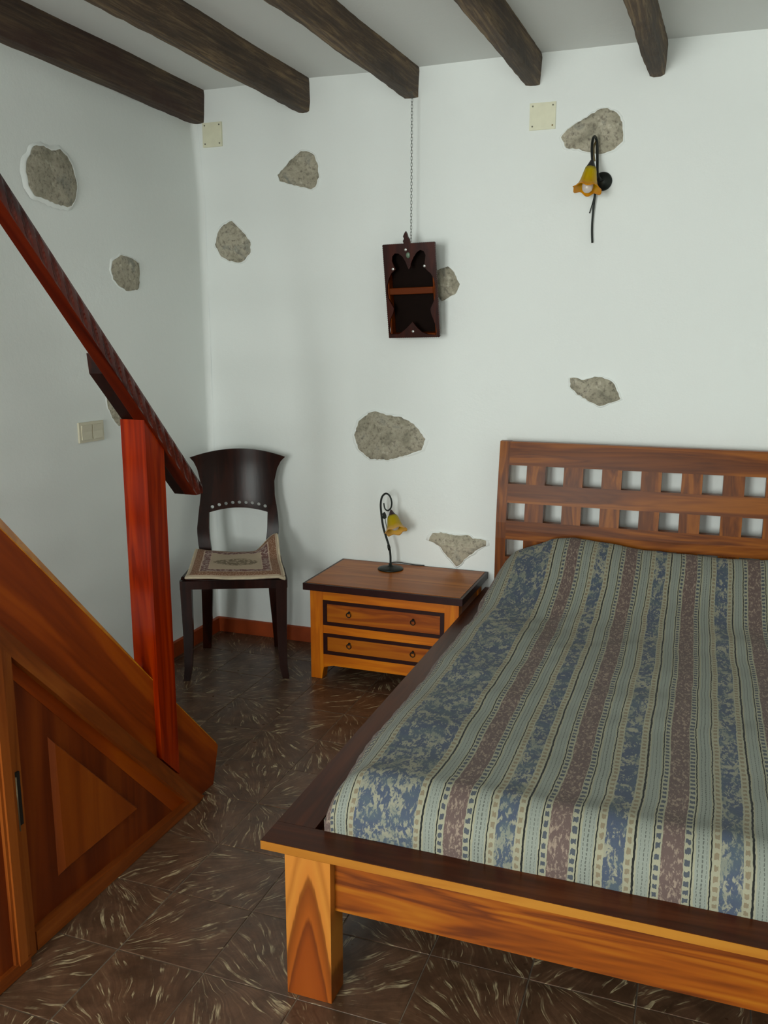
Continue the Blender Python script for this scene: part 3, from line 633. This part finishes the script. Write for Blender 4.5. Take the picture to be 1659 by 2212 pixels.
# ================================================================== CHAIR
CA = math.radians(24)
ch = thing('chair', 'dark brown wooden chair with curved pierced back standing in the corner', 'chair', (0.434, -0.603, 0), CA)
FRONTW = wood(rgb(70, 60, 50), rgb(96, 84, 70), rgb(120, 108, 90), 2, 0.25, 1.0, 0.2)
def sweep(name, path, mat, par, bev=0.003):
    """rectangular section (wx, wy) swept up a path of (x, y, z, wx, wy)"""
    bm = bmesh.new(); rows = []
    for x, y, z, a, b in path: rows.append([bm.verts.new(p) for p in ((x-a/2, y-b/2, z), (x+a/2, y-b/2, z), (x+a/2, y+b/2, z), (x-a/2, y+b/2, z))])
    for a, b in zip(rows, rows[1:]):
        for k in range(4): bm.faces.new((a[k], a[(k+1) % 4], b[(k+1) % 4], b[k]))
    bm.faces.new(rows[0][::-1]); bm.faces.new(rows[-1])
    return from_bm(name, bm, mat, par, local=True, bevel=bev, seg=1)
def dense(path, n=14):
    z0, z1 = path[0][2], path[-1][2]; out = []
    for i in range(n+1):
        z = z0+(z1-z0)*i/n; out.append(tuple(interp([(p[2], p[k]) for p in path], z) for k in (0, 1)) + (z,) + tuple(interp([(p[2], p[k]) for p in path], z) for k in (3, 4)))
    return out
for s in (-1, 1):
    o = sweep('leg', dense([(s*0.236, 0.004, 0.0, 0.031, 0.030), (s*0.226, 0.006, 0.05, 0.035, 0.030), (s*0.223, 0.012, 0.12, 0.040, 0.032), (s*0.221, 0.018, 0.24, 0.046, 0.036), (s*0.223, 0.020, 0.45, 0.052, 0.04)]), DARKCHAIR, ch)
    if s == 1: o['label'] = 'front right leg with grey window sheen'
    sweep('leg', dense([(s*0.187-0.008, 0.452, 0.0, 0.042, 0.032), (s*0.180-0.005, 0.425, 0.15, 0.048, 0.036), (s*0.172-0.005, 0.405, 0.32, 0.056, 0.04), (s*0.172-0.005, 0.40, 0.46, 0.056, 0.04)]), DARKCHAIR, ch)
# seat frame and seat
bm = bmesh.new()
fr = [(-0.250, 0.0), (0.250, 0.0), (0.252, 0.012), (0.232, 0.20), (0.200, 0.415), (-0.214, 0.415), (-0.240, 0.20), (-0.252, 0.012)]
prism('seat_frame', fr, 2, 0.449, 0.489, DARKCHAIR, ch, 0.004, True)
V = []; F = []; NN = 12
for j in range(NN+1):
    for i in range(NN+1):
        v = j/NN; u = i/NN*2-1; hw = 0.243-0.035*v; V.append((u*hw-0.004*v, 0.008+v*0.395, 0.490+0.012*(abs(u)**3)-0.006*(1-u*u)*math.sin(math.pi*v)+0.004))
F = [(j*(NN+1)+i, j*(NN+1)+i+1, (j+1)*(NN+1)+i+1, (j+1)*(NN+1)+i) for j in range(NN) for i in range(NN)]
o = mesh('seat', V, F, DARKCHAIR, ch, smooth=True, local=True); md = o.modifiers.new('t', 'SOLIDIFY'); md.thickness = 0.012; md.offset = -1
# back: two uprights and the curved pierced panel
SR = [(0.46, 0.166), (0.53, 0.178), (0.579, 0.186), (0.64, 0.197), (0.714, 0.192), (0.813, 0.177), (0.885, 0.176), (0.952, 0.192), (0.994, 0.214), (1.011, 0.234)]
SL = [(0.46, -0.188), (0.532, -0.207), (0.572, -0.214), (0.646, -0.219), (0.72, -0.211), (0.817, -0.199), (0.885, -0.199), (0.952, -0.212), (0.994, -0.230), (1.011, -0.246)]
IR = [(0.46, 0.112), (0.567, 0.126), (0.641, 0.136), (0.731, 0.139), (0.80, 0.139)]
IL = [(0.46, -0.140), (0.531, -0.148), (0.584, -0.155), (0.646, -0.160), (0.722, -0.159), (0.80, -0.159)]
def by(x, z):    # seat-back plane, leaning back and wrapped around the sitter
    return 0.405+0.055*sst(0.45, 1.0, z)+0.045*(1-((x+0.01)/0.22)**2)*sst(0.5, 0.8, z)
for s, (O_, I_) in enumerate(((SL, IL), (SR, IR))):
    V = []; F = []; zs = lin(0.455, 0.765, 14)
    for z in zs:
        a, b = interp(I_, z), interp(O_, z)
        if z > 0.72: a = a
        for (x, dy) in ((a, -0.012), (b, -0.012), (b, 0.016), (a, 0.016)): V.append((x, by(x, z)+dy, z))
    for i in range(14):
        for k in range(4): F.append((i*4+k, i*4+(k+1) % 4, (i+1)*4+(k+1) % 4, (i+1)*4+k))
    F += [(3, 2, 1, 0), (56, 57, 58, 59)]
    bm = bmesh.new(); vv = [bm.verts.new(v) for v in V]; [bm.faces.new([vv[i] for i in f]) for f in F]
    from_bm('back_upright', bm, DARKCHAIR, ch, local=True, bevel=0.003, seg=1)
NSX, NTZ = 40, 26; V = []; F = []
def zlo(x): return 0.748-0.9*(x+0.01)**2-0.0*x
def zhi(x): return 1.050-0.65*(x+0.008)**2
for side in (0, 1):
    for j in range(NTZ+1):
        for i in range(NSX+1):
            u = i/NSX; t = j/NTZ
            xm = -0.008+(u*2-1)*0.2; z = zlo(xm)*(1-t)+zhi(-0.008+(u*2-1)*0.24)*t
            x = interp(SL, z)*(1-u)+interp(SR, z)*u
            # keep the lower corners joined to the uprights
            V.append((x, by(x, z)+(-0.008 if side == 0 else 0.008), z))
W = NSX+1; HH = (NTZ+1)*W
for j in range(NTZ):
    for i in range(NSX):
        a = j*W+i; F.append((a, a+1, a+W+1, a+W)); F.append((HH+a, HH+a+W, HH+a+W+1, HH+a+1))
for i in range(NSX): F.append((i, HH+i, HH+i+1, i+1)); a = NTZ*W+i; F.append((a, a+1, HH+a+1, HH+a))
for j in range(NTZ): a = j*W; F.append((a, a+W, HH+a+W, HH+a)); a = j*W+NSX; F.append((a, HH+a, HH+a+W, a+W))
bp = mesh('backrest', V, F, DARKCHAIR, ch, smooth=False, local=True)
cb = bmesh.new()
DOT = [(-0.143, 0.752), (-0.109, 0.761), (-0.075, 0.766), (-0.041, 0.77), (-0.007, 0.771), (0.027, 0.769), (0.059, 0.767), (0.093, 0.762), (0.126, 0.753)]
for x, z in DOT:
    r = bmesh.ops.create_cone(cb, cap_ends=True, segments=14, radius1=0.0088, radius2=0.0088, depth=0.12)
    bmesh.ops.transform(cb, verts=r['verts'], matrix=Matrix.Translation((x, by(x, z)+0.01, z+0.003)) @ Matrix.Rotation(math.pi/2, 4, 'X'))
cme = bpy.data.meshes.new('c'); cb.to_mesh(cme); cb.free(); co = bpy.data.objects.new('c', cme); COL.objects.link(co); co.parent = ch
md = bp.modifiers.new('b', 'BOOLEAN'); md.operation = 'DIFFERENCE'; md.object = co; md.solver = 'EXACT'
bpy.context.view_layer.update(); dg = bpy.context.evaluated_depsgraph_get()
nm = bpy.data.meshes.new_from_object(bp.evaluated_get(dg)); bp.modifiers.clear(); bp.data = nm; bpy.data.objects.remove(co)
if not nm.materials: nm.materials.append(DARKCHAIR)
for o in [bp]+[c for c in ch.children if c.name.startswith(('back_upright', 'leg'))]:
    o.data.polygons.foreach_set('use_smooth', [True]*len(o.data.polygons)); o.data.set_sharp_from_angle(angle=0.7)

# cushion on the seat
cu = thing('seat_cushion', 'thin beige tapestry cushion with brown border lying on the corner chair', 'cushion', (0.434, -0.603, 0.50), CA)
NC_ = 34; V = []; U = []; F = []
for side in (0, 1):
    for j in range(NC_+1):
        for i in range(NC_+1):
            u, v = i/NC_, j/NC_; 
            xl = -0.218-0.002*v; xr = 0.240-0.052*v
            x = xl+(xr-xl)*u; y = -0.012+0.372*v + 0.055*(u-0.35)*0
            edge = min(u, 1-u, v, 1-v); puff = 0.017*(1-(1-min(1, edge/0.14))**2)
            z0 = 0.505 + 0.030*v + 0.020*v*v*(1-u) - 0.010*math.sin(math.pi*u)*v + 0.095*sst(0.70, 1.0, u)*sst(0.55, 1.0, v)
            z0 -= 0.012*sst(0.93, 1.0, u)*sst(0.2, 0, v)
            z0 += 0.004*vn(u*5, v*5, 51)+0.003*math.sin(u*7)*(1-v)
            V.append((x, y, z0+(puff*0.9+0.004 if side == 0 else -puff*0.45-0.004)-0.5)); U.append((u, v))
W = NC_+1; HH = W*W
for j in range(NC_):
    for i in range(NC_):
        a = j*W+i; F.append((a, a+1, a+W+1, a+W)); F.append((HH+a, HH+a+W, HH+a+W+1, HH+a+1))
for i in range(NC_):
    F.append((i, HH+i, HH+i+1, i+1)); a = NC_*W+i; F.append((a, a+1, HH+a+1, HH+a)); a = i*W; F.append((a, a+W, HH+a+W, HH+a)); a = i*W+NC_; F.append((a, HH+a, HH+a+W, a+W))
body = mesh('cover', V, F, cushmat(), cu, uvs=U, smooth=True, local=True)
loop = [(i, 0) for i in range(NC_)]+[(NC_, j) for j in range(NC_)]+[(i, NC_) for i in range(NC_, 0, -1)]+[(0, j) for j in range(NC_, 0, -1)]+[(0, 0)]
pts = [Vector(V[j*W+i])*0.5+Vector(V[HH+j*W+i])*0.5 for i, j in loop]
tube('piping', pts, 0.006, plain('cream_piping', rgb(200, 184, 158), 0.9), cu, 7, local=True)

# ================================================================== HANGING SHELF + CHAIN
SHX, SHZ0, SHZ1, SHW = 1.120, 1.603, 2.042, 0.252
ROT = math.radians(-2.6); TILT = math.radians(5)
SHM = wood(rgb(40, 16, 10), rgb(62, 26, 16), rgb(84, 38, 22), 2, 0.35, 1.0, 0.2, mul=(.7, .5, .4), spec=.15)
SHI = wood(rgb(96, 44, 8), rgb(124, 60, 12), rgb(150, 78, 20), 0, 0.5, 1.0, 0.2, mul=(.7, .55, .2), spec=.1)
sh = thing('hanging_shelf', 'small dark carved wooden wall box with one inner shelf, below the chain', 'shelf', (1.150, -0.012, 1.826))
A = Matrix.Translation((0, -0.078, 0)) @ Matrix.Rotation(math.radians(-1.2), 4, 'Y') @ Matrix.Rotation(math.radians(9.5), 4, 'X')
hw, hh, dd = 0.124, 0.211, 0.09
def shp(name, lo, hi, mat, bev=0.002):
    bm = bmesh.new(); bx(bm, lo, hi); bmesh.ops.transform(bm, matrix=A, verts=bm.verts); return from_bm(name, bm, mat, sh, local=True, bevel=bev, seg=1)
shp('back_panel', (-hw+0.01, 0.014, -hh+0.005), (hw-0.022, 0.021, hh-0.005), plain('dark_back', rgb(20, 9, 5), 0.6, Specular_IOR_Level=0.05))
shp('side_panel', (-hw+0.004, -0.04, -hh+0.004), (-hw+0.014, 0.014, hh-0.004), SHI)
shp('side_panel', (hw-0.022, -0.04, -hh+0.004), (hw-0.014, 0.014, hh-0.004), SHI)
shp('top_panel', (-hw+0.014, -0.04, hh-0.014), (hw-0.022, 0.014, hh-0.004), SHI)
shp('bottom_panel', (-hw+0.014, -0.04, -hh+0.004), (hw-0.022, 0.014, -hh+0.016), SHI)
shp('shelf_board', (-hw+0.014, -0.036, -0.012), (hw-0.022, 0.014, 0.0), SHI)
shp('shelf_lip', (-hw+0.014, -0.040, -0.014), (hw-0.022, -0.036, 0.016), SHI)
# carved front: outline with scalloped edge minus the vase-shaped opening (crop pixels of the board, normalised)
def q(x, y):   # quadrilateral corners -> local (u,v)
    v = (y-330-(-0.048)*(x-320)*1.0)/1415.0; xl = 320+88*v; return ((x-xl)/775.0*2*hw-hw, hh-v*2*hh)
op = [(715, 690), (690, 640), (665, 575), (620, 500), (560, 455), (500, 455), (465, 500), (460, 570), (490, 640), (515, 690), (450, 745), (410, 830), (385, 930), (380, 1030), (395, 1120), (440, 1200), (485, 1280), (470, 1360), (435, 1430), (415, 1520), (410, 1620), (420, 1680), (560, 1680), (640, 1620), (700, 1560), (745, 1510), (775, 1480), (800, 1520), (850, 1580), (920, 1640), (1010, 1672), (1130, 1680), (1145, 1620), (1120, 1520), (1085, 1430), (1050, 1340), (1040, 1280), (1075, 1200), (1110, 1120), (1125, 1030), (1115, 920), (1085, 820), (1040, 745), (985, 700), (945, 650), (955, 560), (965, 480), (935, 420), (880, 405), (830, 440), (785, 510), (745, 600), (738, 660)]
opn = [q(*p) for p in op]
oc = []   # outer outline, scalloped; same number of points by angle
def outer(a):
    c, s = math.cos(a), math.sin(a); t = min(hw/abs(c) if abs(c) > 1e-6 else 9, hh/abs(s) if abs(s) > 1e-6 else 9); return (c*t, s*t)
import mathutils
def ring_fill(name, outer_pts, inner_pts, y0, y1, mat, par):
    bm = bmesh.new(); cu_ = []
    for y in (y0, y1):
        es = []; loops = []
        for L_ in (outer_pts, inner_pts):
            vs_ = [bm.verts.new((p[0], y, p[1])) for p in L_]; loops.append(vs_)
            for i in range(len(vs_)): es.append(bm.edges.new((vs_[i], vs_[(i+1) % len(vs_)])))
        bmesh.ops.triangle_fill(bm, edges=es, use_beauty=True); cu_.append(loops)
    for L0, L1 in zip(cu_[0], cu_[1]):
        for i in range(len(L0)): bm.faces.new((L0[i], L0[(i+1) % len(L0)], L1[(i+1) % len(L0)], L1[i]))
    return bm
ou = []
def edge_pts(a, b, n, nr):
    for k in range(n*2):
        t = k/(n*2); ou.append((a[0]+(b[0]-a[0])*t+nr[0]*0.0022*(k % 2), a[1]+(b[1]-a[1])*t+nr[1]*0.0022*(k % 2)))
edge_pts((-hw, -hh), (hw, -hh), 26, (0, -1)); edge_pts((hw, -hh), (hw, hh), 44, (1, 0)); edge_pts((hw, hh), (-hw, hh), 26, (0, 1)); edge_pts((-hw, hh), (-hw, -hh), 44, (-1, 0))
bm = ring_fill('f', ou, opn, -0.052, -0.040, SHM, sh); bmesh.ops.transform(bm, matrix=A, verts=bm.verts)
from_bm('carved_front', bm, SHM, sh, local=True)
def shell_bm(name, f, mat):
    bm = bmesh.new(); f(bm); bmesh.ops.transform(bm, matrix=A, verts=bm.verts); return from_bm(name, bm, mat, sh, local=True, smooth=True)
fin = [(-0.018, hh), (-0.022, hh+0.012), (-0.016, hh+0.022), (-0.020, hh+0.032), (-0.013, hh+0.045), (-0.006, hh+0.054), (0.0, hh+0.042), (0.003, hh+0.028), (0.009, hh+0.02), (0.012, hh+0.008), (0.012, hh)]
fin = [(x-0.004, z) for x, z in fin]
def ff(bm):
    Aa = [bm.verts.new((x, -0.050, z)) for x, z in fin]; Bb = [bm.verts.new((x, -0.038, z)) for x, z in fin]; bm.faces.new(Aa); bm.faces.new(Bb[::-1])
    for i in range(len(fin)): bm.faces.new((Aa[i], Bb[i], Bb[(i+1) % len(fin)], Aa[(i+1) % len(fin)]))
o = shell_bm('finial', ff, SHM); o.data.polygons.foreach_set('use_smooth', [False]*len(o.data.polygons))
for px, py in ((668, 400), (475, 685), (948, 640), (778, 1630)):
    x, z = q(px, py)
    def fs_(bm): 
        r = bmesh.ops.create_uvsphere(bm, u_segments=14, v_segments=8, radius=0.0062); bmesh.ops.transform(bm, verts=r['verts'], matrix=Matrix.Translation((x, -0.052, z)) @ Matrix.Diagonal((1, 0.35, 1, 1)))
        bx(bm, (x-0.0008, -0.0549, z-0.006), (x+0.0008, -0.0535, z+0.006))
    shell_bm('screw', fs_, STEEL)
x, z = q(705, 480)
def fg(bm):
    r = bmesh.ops.create_uvsphere(bm, u_segments=14, v_segments=10, radius=0.011); bmesh.ops.transform(bm, verts=r['verts'], matrix=Matrix.Translation((x, -0.053, z)) @ Matrix.Diagonal((0.9, 0.4, 1.2, 1)))
shell_bm('green_stone', fg, plain('green_stone', rgb(92, 112, 92), 0.4))
# chain
chn = thing('chain', 'long thin steel chain hanging from the third beam down to the carved box', 'chain', (1.134, -0.10, 2.682))
lk = []
NL = 47; z_top, z_bot = 2.684, 2.043; step = (z_top-z_bot)/NL
ring = []
def link_mesh():
    pts = []; L = step*0.66; r = 0.0036
    for k in range(9): a = math.pi*k/8; pts.append((r*math.cos(a), 0, L-r+r*math.sin(a)))
    for k in range(9): a = math.pi+math.pi*k/8; pts.append((r*math.cos(a), 0, -L+r+r*math.sin(a)))
    pts.append(pts[0]); V, F = tube_data(pts, 0.0009, 5, False); me = bpy.data.meshes.new('link'); me.from_pydata([tuple(v) for v in V], [], F); me.polygons.foreach_set('use_smooth', [True]*len(F)); me.materials.append(CHAINM); return me
lme = link_mesh()
for i in range(NL):
    o = bpy.data.objects.new('link', lme); COL.objects.link(o); o.parent = chn; f_ = (i+0.5)/NL
    o.location = (0, 0, z_top-step*(i+0.5)-2.682); o.rotation_euler = (0, 0, math.radians(15+(80 if i % 2 else 0)))
tube('hook', [(1.122, -0.10, 2.705), (1.122, -0.10, 2.690), (1.126, -0.10, 2.684), (1.134, -0.10, 2.683)], 0.002, CHAINM, chn, 6)

# ================================================================== COVER PLATES AND SWITCH
for (xa, xb, za, zb, tilt, lab, gl) in ((0.000, 0.108, 2.545, 2.660, 0.01, 'square cream junction cover plate in the corner just under the leftmost beam end', 0), (1.648, 1.762, 2.503, 2.614, 0.02, 'square cream junction cover plate beside the stone above the wall lamp', 1)):
    t = thing('cover_plate', lab, 'cover plate', ((xa+xb)/2, -0.002, (za+zb)/2), group='cream junction cover plates')
    box('plate', (xa, -0.009, za), (xb, 0.002, zb), PLASTIC, t, 0.003)
    for k, (sx, sz) in enumerate(((xa+0.013, za+0.015), (xb-0.013, za+0.015), (xb-0.013, zb-0.013), (xa+0.013, zb-0.013))):
        V, F = tube_data([(sx, -0.006, sz), (sx, -0.0105, sz)], [0.0042, 0.0036], 10)
        o = mesh('screw', V, F, BRASS if (gl and k == 1) else SCREWD, t, smooth=False)
sw = thing('light_switch', 'cream double rocker light switch on the left wall beside the newel post', 'light switch', (-0.03, -0.975, 1.21))
box('frame', (-0.036, -1.056, 1.166), (-0.020, -0.894, 1.252), SWITCHM, sw, 0.003)
for ya, yb in ((-1.043, -0.979), (-0.971, -0.907)):
    prism('rocker', [(-0.0205, 1.178), (-0.0145, 1.178), (-0.0170, 1.210), (-0.0135, 1.240), (-0.0205, 1.240)], 1, ya, yb, SWITCHM, sw, 0.001)

# ================================================================== WALL LAMP
wlp = thing('wall_lamp', 'black wrought-iron wall lamp with yellow glass flower shade, long iron tail hanging', 'wall lamp', (1.976, 0, 2.273))
lathe('wall_plate', [(0.0004, 0.020), (0.012, 0.020), (0.020, 0.016), (0.034, 0.011), (0.039, 0.005), (0.039, -0.002)], IRON, wlp, (1.976, -0.003, 2.273), (0, -1, 0), n=36)
tube('arm', spline([(1.976, -0.02, 2.275), (1.966, -0.045, 2.278), (1.957, -0.05, 2.30), (1.954, -0.05, 2.35), (1.951, -0.053, 2.405), (1.947, -0.062, 2.435), (1.942, -0.085, 2.442), (1.938, -0.108, 2.425), (1.938, -0.125, 2.385), (1.942, -0.13, 2.345)]), 0.0058, IRON, wlp, 8)
tube('twist', spline([(1.947, -0.056, 2.43), (1.938, -0.066, 2.405), (1.940, -0.074, 2.37), (1.945, -0.07, 2.345)]), 0.0045, BRASS, wlp, 8)
tube('tail', spline([(1.955, -0.045, 2.278), (1.948, -0.03, 2.22), (1.942, -0.022, 2.15), (1.940, -0.018, 2.08), (1.944, -0.016, 2.017)]), [0.005]*12+[0.0045]*13, IRON, wlp, 8)
tube('small_tail', spline([(1.946, -0.028, 2.215), (1.937, -0.020, 2.18), (1.926, -0.016, 2.142)]), 0.0022, IRON, wlp, 6)
a0 = Vector((1.943, -0.13, 2.344)); a1 = Vector((1.928, -0.165, 2.20)); ad = a1-a0
lathe('socket_cap', [(0.003, -0.004), (0.008, 0.008), (0.014, 0.022), (0.0225, 0.040), (0.0215, 0.042)], plain('black_cap', rgb(30, 28, 28), 0.4), wlp, a0, ad, n=24)
lathe('glass_shade', [(0.0215, 0.038), (0.0255, 0.054), (0.029, 0.072), (0.033, 0.090), (0.038, 0.106), (0.047, 0.119), (0.056, 0.126), (0.060, 0.130)], glassmat(rgb(206, 186, 0), rgb(220, 180, 4), rgb(232, 166, 20)), wlp, a0, ad, n=48, wav=wavy(0.006), thick=0.0025)
lathe('bulb', [(0.012, 0.05), (0.015, 0.08), (0.021, 0.100), (0.0235, 0.116), (0.020, 0.132), (0.011, 0.141), (0.0004, 0.1435)], BULB, wlp, a0, ad, n=24)

# ================================================================== STAIRCASE
stc = thing('staircase', 'steep wooden staircase along the left wall with square newel post and carved handrail', 'staircase', (0.43, -2.5, 0))
SLO = 1.0565
def zs(y, y0, z0): return z0-(y-y0)*SLO
YT = -3.9
top = lambda y: interp([(-4.5, 3.331), (-2.434, 1.148), (-1.874, 0.556), (-1.49, 0.146)], y)
prism('stringer', [(YT, top(YT)), (-2.434, top(-2.434)), (-1.874, top(-1.874)), (-1.490, 0.150), (-1.478, 0.132), (-1.520, 0.0), (-1.75, 0.0), (YT, top(YT)-0.33)], 0, 0.812, 0.852, STAIRW(1, 1.0), stc, 0.002)
V = []; YS = [(YT, top(YT), .07), (-2.434, top(-2.434), .060), (-1.874, top(-1.874), .028), (-1.490, 0.150, .014)]
for y, z, h_ in YS: V += [(0.812, y, z+h_), (0.8525, y, z), (0.8525, y, z-0.004), (0.812, y, z-0.004)]
F = [(i*4+k, i*4+(k+1) % 4, i*4+4+(k+1) % 4, i*4+4+k) for i in range(3) for k in range(4)]+[(3, 2, 1, 0), (12, 13, 14, 15)]
bm = bmesh.new(); vv = [bm.verts.new(v) for v in V]; [bm.faces.new([vv[i] for i in f]) for f in F]
from_bm('edge_strip', bm, wood(rgb(196, 130, 30), rgb(214, 150, 44), rgb(228, 168, 60), 1, 0.4, mul=(.8, .62, .2)), stc)['label'] = 'yellowish chamfered upper edge of the stringer'  # light caught by the chamfer is put into this lighter sapwood colour
prism('stringer', [(YT, top(YT)-0.02), (-1.490, 0.130), (-1.520, 0.0), (-1.75, 0.0), (YT, top(YT)-0.33)], 0, -0.018, 0.022, STAIRW(1, 5.0), stc, 0.003)
k = 0
y, z = -1.62, 0.18
while z < 2.55 and y > -3.85:
    box('tread', (0.022, y-0.215, z-0.035), (0.812, y, z), STAIRW(0, 2.0), stc, 0.004); z += 0.19; y -= 0.18
# newel post, its foot cut to the slope of the batten
prism('newel_post', [(-1.853, 0.262), (-1.758, 0.162), (-1.758, 1.262), (-1.853, 1.362)], 0, 0.785, 0.8712, POSTW, stc, 0.0028, seg=2)
# handrail: narrow bar whose outer side is carved; inner lath beside it over the post
UZ = lambda y: 1.910-(y+2.372)*SLO            # underside
XI, XO = 0.832, 0.880; HV = 0.074
secs = []; NR = 620; yend = -1.50
for i in range(NR+1):
    y = -3.75+(yend+3.75)*i/NR; zu = UZ(y); sec = [(XI, y, zu+HV), (XI, y, zu+0.002), (XI+0.002, y, zu), (XO-0.004, y, zu), (XO-0.001, y, zu+0.003)]
    for k in range(1, 9):                     # knife-carved rope of leaves on the outer side
        t = k/9; ph = y*2*math.pi/0.046+t*3.2; d = 0.0052*max(0, math.sin(ph))**0.6*math.sin(math.pi*t)**0.7 if math.sin(ph) > 0 else 0
        sec.append((XO+0.0005-d-0.004*abs(t-0.5)*2*(0.3), y, zu+0.004+(HV-0.010)*t))
    sec += [(XO-0.003, y, zu+HV-0.003), (XO-0.007, y, zu+HV)]
    secs.append(sec)
def rail_sec(bm, secs):
    rows = [[bm.verts.new(p) for p in s_] for s_ in secs]; n = len(rows[0])
    for a, b in zip(rows, rows[1:]):
        for k in range(n): bm.faces.new((a[k], a[(k+1) % n], b[(k+1) % n], b[k]))
    bm.faces.new(rows[0][::-1]); bm.faces.new(rows[-1])
bm = bmesh.new(); rail_sec(bm, secs)
for co_, no_ in (((0, 0, 1.090), (0, 0, -1)), ((0, -1.556, 0), (0, 1, 0))):
    bmesh.ops.bisect_plane(bm, geom=list(bm.verts)+list(bm.edges)+list(bm.faces), plane_co=co_, plane_no=no_, clear_outer=True)
    bmesh.ops.holes_fill(bm, edges=[ed for ed in bm.edges if ed.is_boundary], sides=0)
from_bm('handrail', bm, RAILW(), stc)
prism('rail_lath', [(-1.992, UZ(-1.992)+0.052), (-1.985, UZ(-1.985)+0.002), (-1.584, 1.088), (-1.552, 1.088), (-1.552, UZ(-1.552)+0.052)], 0, 0.787, 0.8315, wood(rgb(30, 12, 8), rgb(52, 20, 12), rgb(84, 34, 18), 1, 0.4, mul=(.4, .35, .35)), stc, 0.0015)

# ================================================================== UNDER-STAIR CUPBOARD
ucb = thing('understair_cupboard', 'triangular wooden panelling with hinged door closing the space under the stairs', 'cupboard', (0.86, -2.3, 0))
DU = lambda y: 0.919-(y+2.486)*SLO            # upper edge of diagonal batten
prism('panel', [(-2.47, 0.004), (-1.66, 0.004), (-1.68, DU(-1.68)-0.03), (-2.47, DU(-2.47)-0.03)], 0, 0.828, 0.8505, PANELW(1.0), ucb, 0)
# diagonal batten
prism('diagonal_batten', [(-3.3, DU(-3.3)), (-1.648, DU(-1.648)), (-1.622, 0.012), (-1.655, 0.0), (-1.70, DU(-1.70)-0.068), (-3.3, DU(-3.3)-0.060)], 0, 0.8505, 0.8765, TRIMW(1, 0.813), ucb, 0.004)
prism('bottom_batten', [(-2.455, 0.001), (-1.663, 0.001), (-1.69, 0.032), (-2.455, 0.056)], 0, 0.8505, 0.8755, TRIMW(1), ucb, 0.003)
prism('upright_batten', [(-2.492, 0.001), (-2.462, 0.001), (-2.462, DU(-2.462)-0.062), (-2.492, DU(-2.492)-0.062)], 0, 0.828, 0.8775, TRIMW(2), ucb, 0.003)
# raised triangular field
tri = [(-2.332, 0.553), (-1.968, 0.146), (-2.332, 0.138)]
c = sum((Vector(t_) for t_ in tri), Vector((0, 0)))/3
bm = bmesh.new(); A1 = [bm.verts.new((0.8505, *t_)) for t_ in tri]; A2 = []
for t_ in tri:
    q_ = Vector(t_)+(c-Vector(t_)).normalized()*0.024; A2.append(bm.verts.new((0.8655, *q_)))
for i in range(3): bm.faces.new((A1[i], A1[(i+1) % 3], A2[(i+1) % 3], A2[i]))
bm.faces.new(A2); from_bm('raised_field', bm, wood(rgb(140, 66, 18), rgb(164, 84, 28), rgb(180, 100, 38), 2, 0.42, 0.5, 0.2, mul=(.68, .54, .24)), ucb, bevel=0.0)
# hinged door (only its hinge side is in view)
DT = lambda y: DU(y)-0.07
door = prism('door', [(-3.20, 0.03), (-2.507, 0.03), (-2.507, DT(-2.507)), (-3.20, DT(-3.20))], 0, 0.872, 0.890, PANELW(6.0), ucb, 0.001)
bm = bmesh.new()
def pr(bm, poly, a, b):
    Aa = [bm.verts.new((a, *p)) for p in poly]; Bb = [bm.verts.new((b, *p)) for p in poly]; bm.faces.new(Aa[::-1]); bm.faces.new(Bb)
    for i in range(len(poly)): bm.faces.new((Aa[i], Aa[(i+1) % len(poly)], Bb[(i+1) % len(poly)], Bb[i]))
pr(bm, [(-2.556, 0.0), (-2.506, 0.0), (-2.506, DT(-2.506)), (-2.556, DT(-2.556))], 0.872, 0.899); from_bm('door_stile', bm, TRIMW(2), door, bevel=0.003)
bm = bmesh.new(); pr(bm, [(-2.548, 0.03), (-2.520, 0.03), (-2.520, DT(-2.52)-0.01), (-2.548, DT(-2.548)-0.01)], 0.898, 0.905); from_bm('stile_moulding', bm, TRIMW(2), door, bevel=0.003)
bm = bmesh.new(); pr(bm, [(-3.20, 0.002), (-2.508, 0.002), (-2.508, 0.035), (-3.20, 0.05)], 0.872, 0.902); from_bm('bottom_rail', bm, TRIMW(1), door, bevel=0.003)
bm = bmesh.new(); bx(bm, (0.8765, -2.5055, 0.385), (0.8835, -2.474, 0.530)); o = from_bm('hinge', bm, plain('black_hinge', rgb(26, 24, 20), 0.5), door, bevel=0.0008)
V, F = tube_data([(0.899, -2.504, 0.384), (0.899, -2.504, 0.530)], 0.0022, 10); mesh('hinge_pin', V, F, plain('hinge_steel', rgb(120, 104, 80), 0.4, 0.6), door, smooth=True)
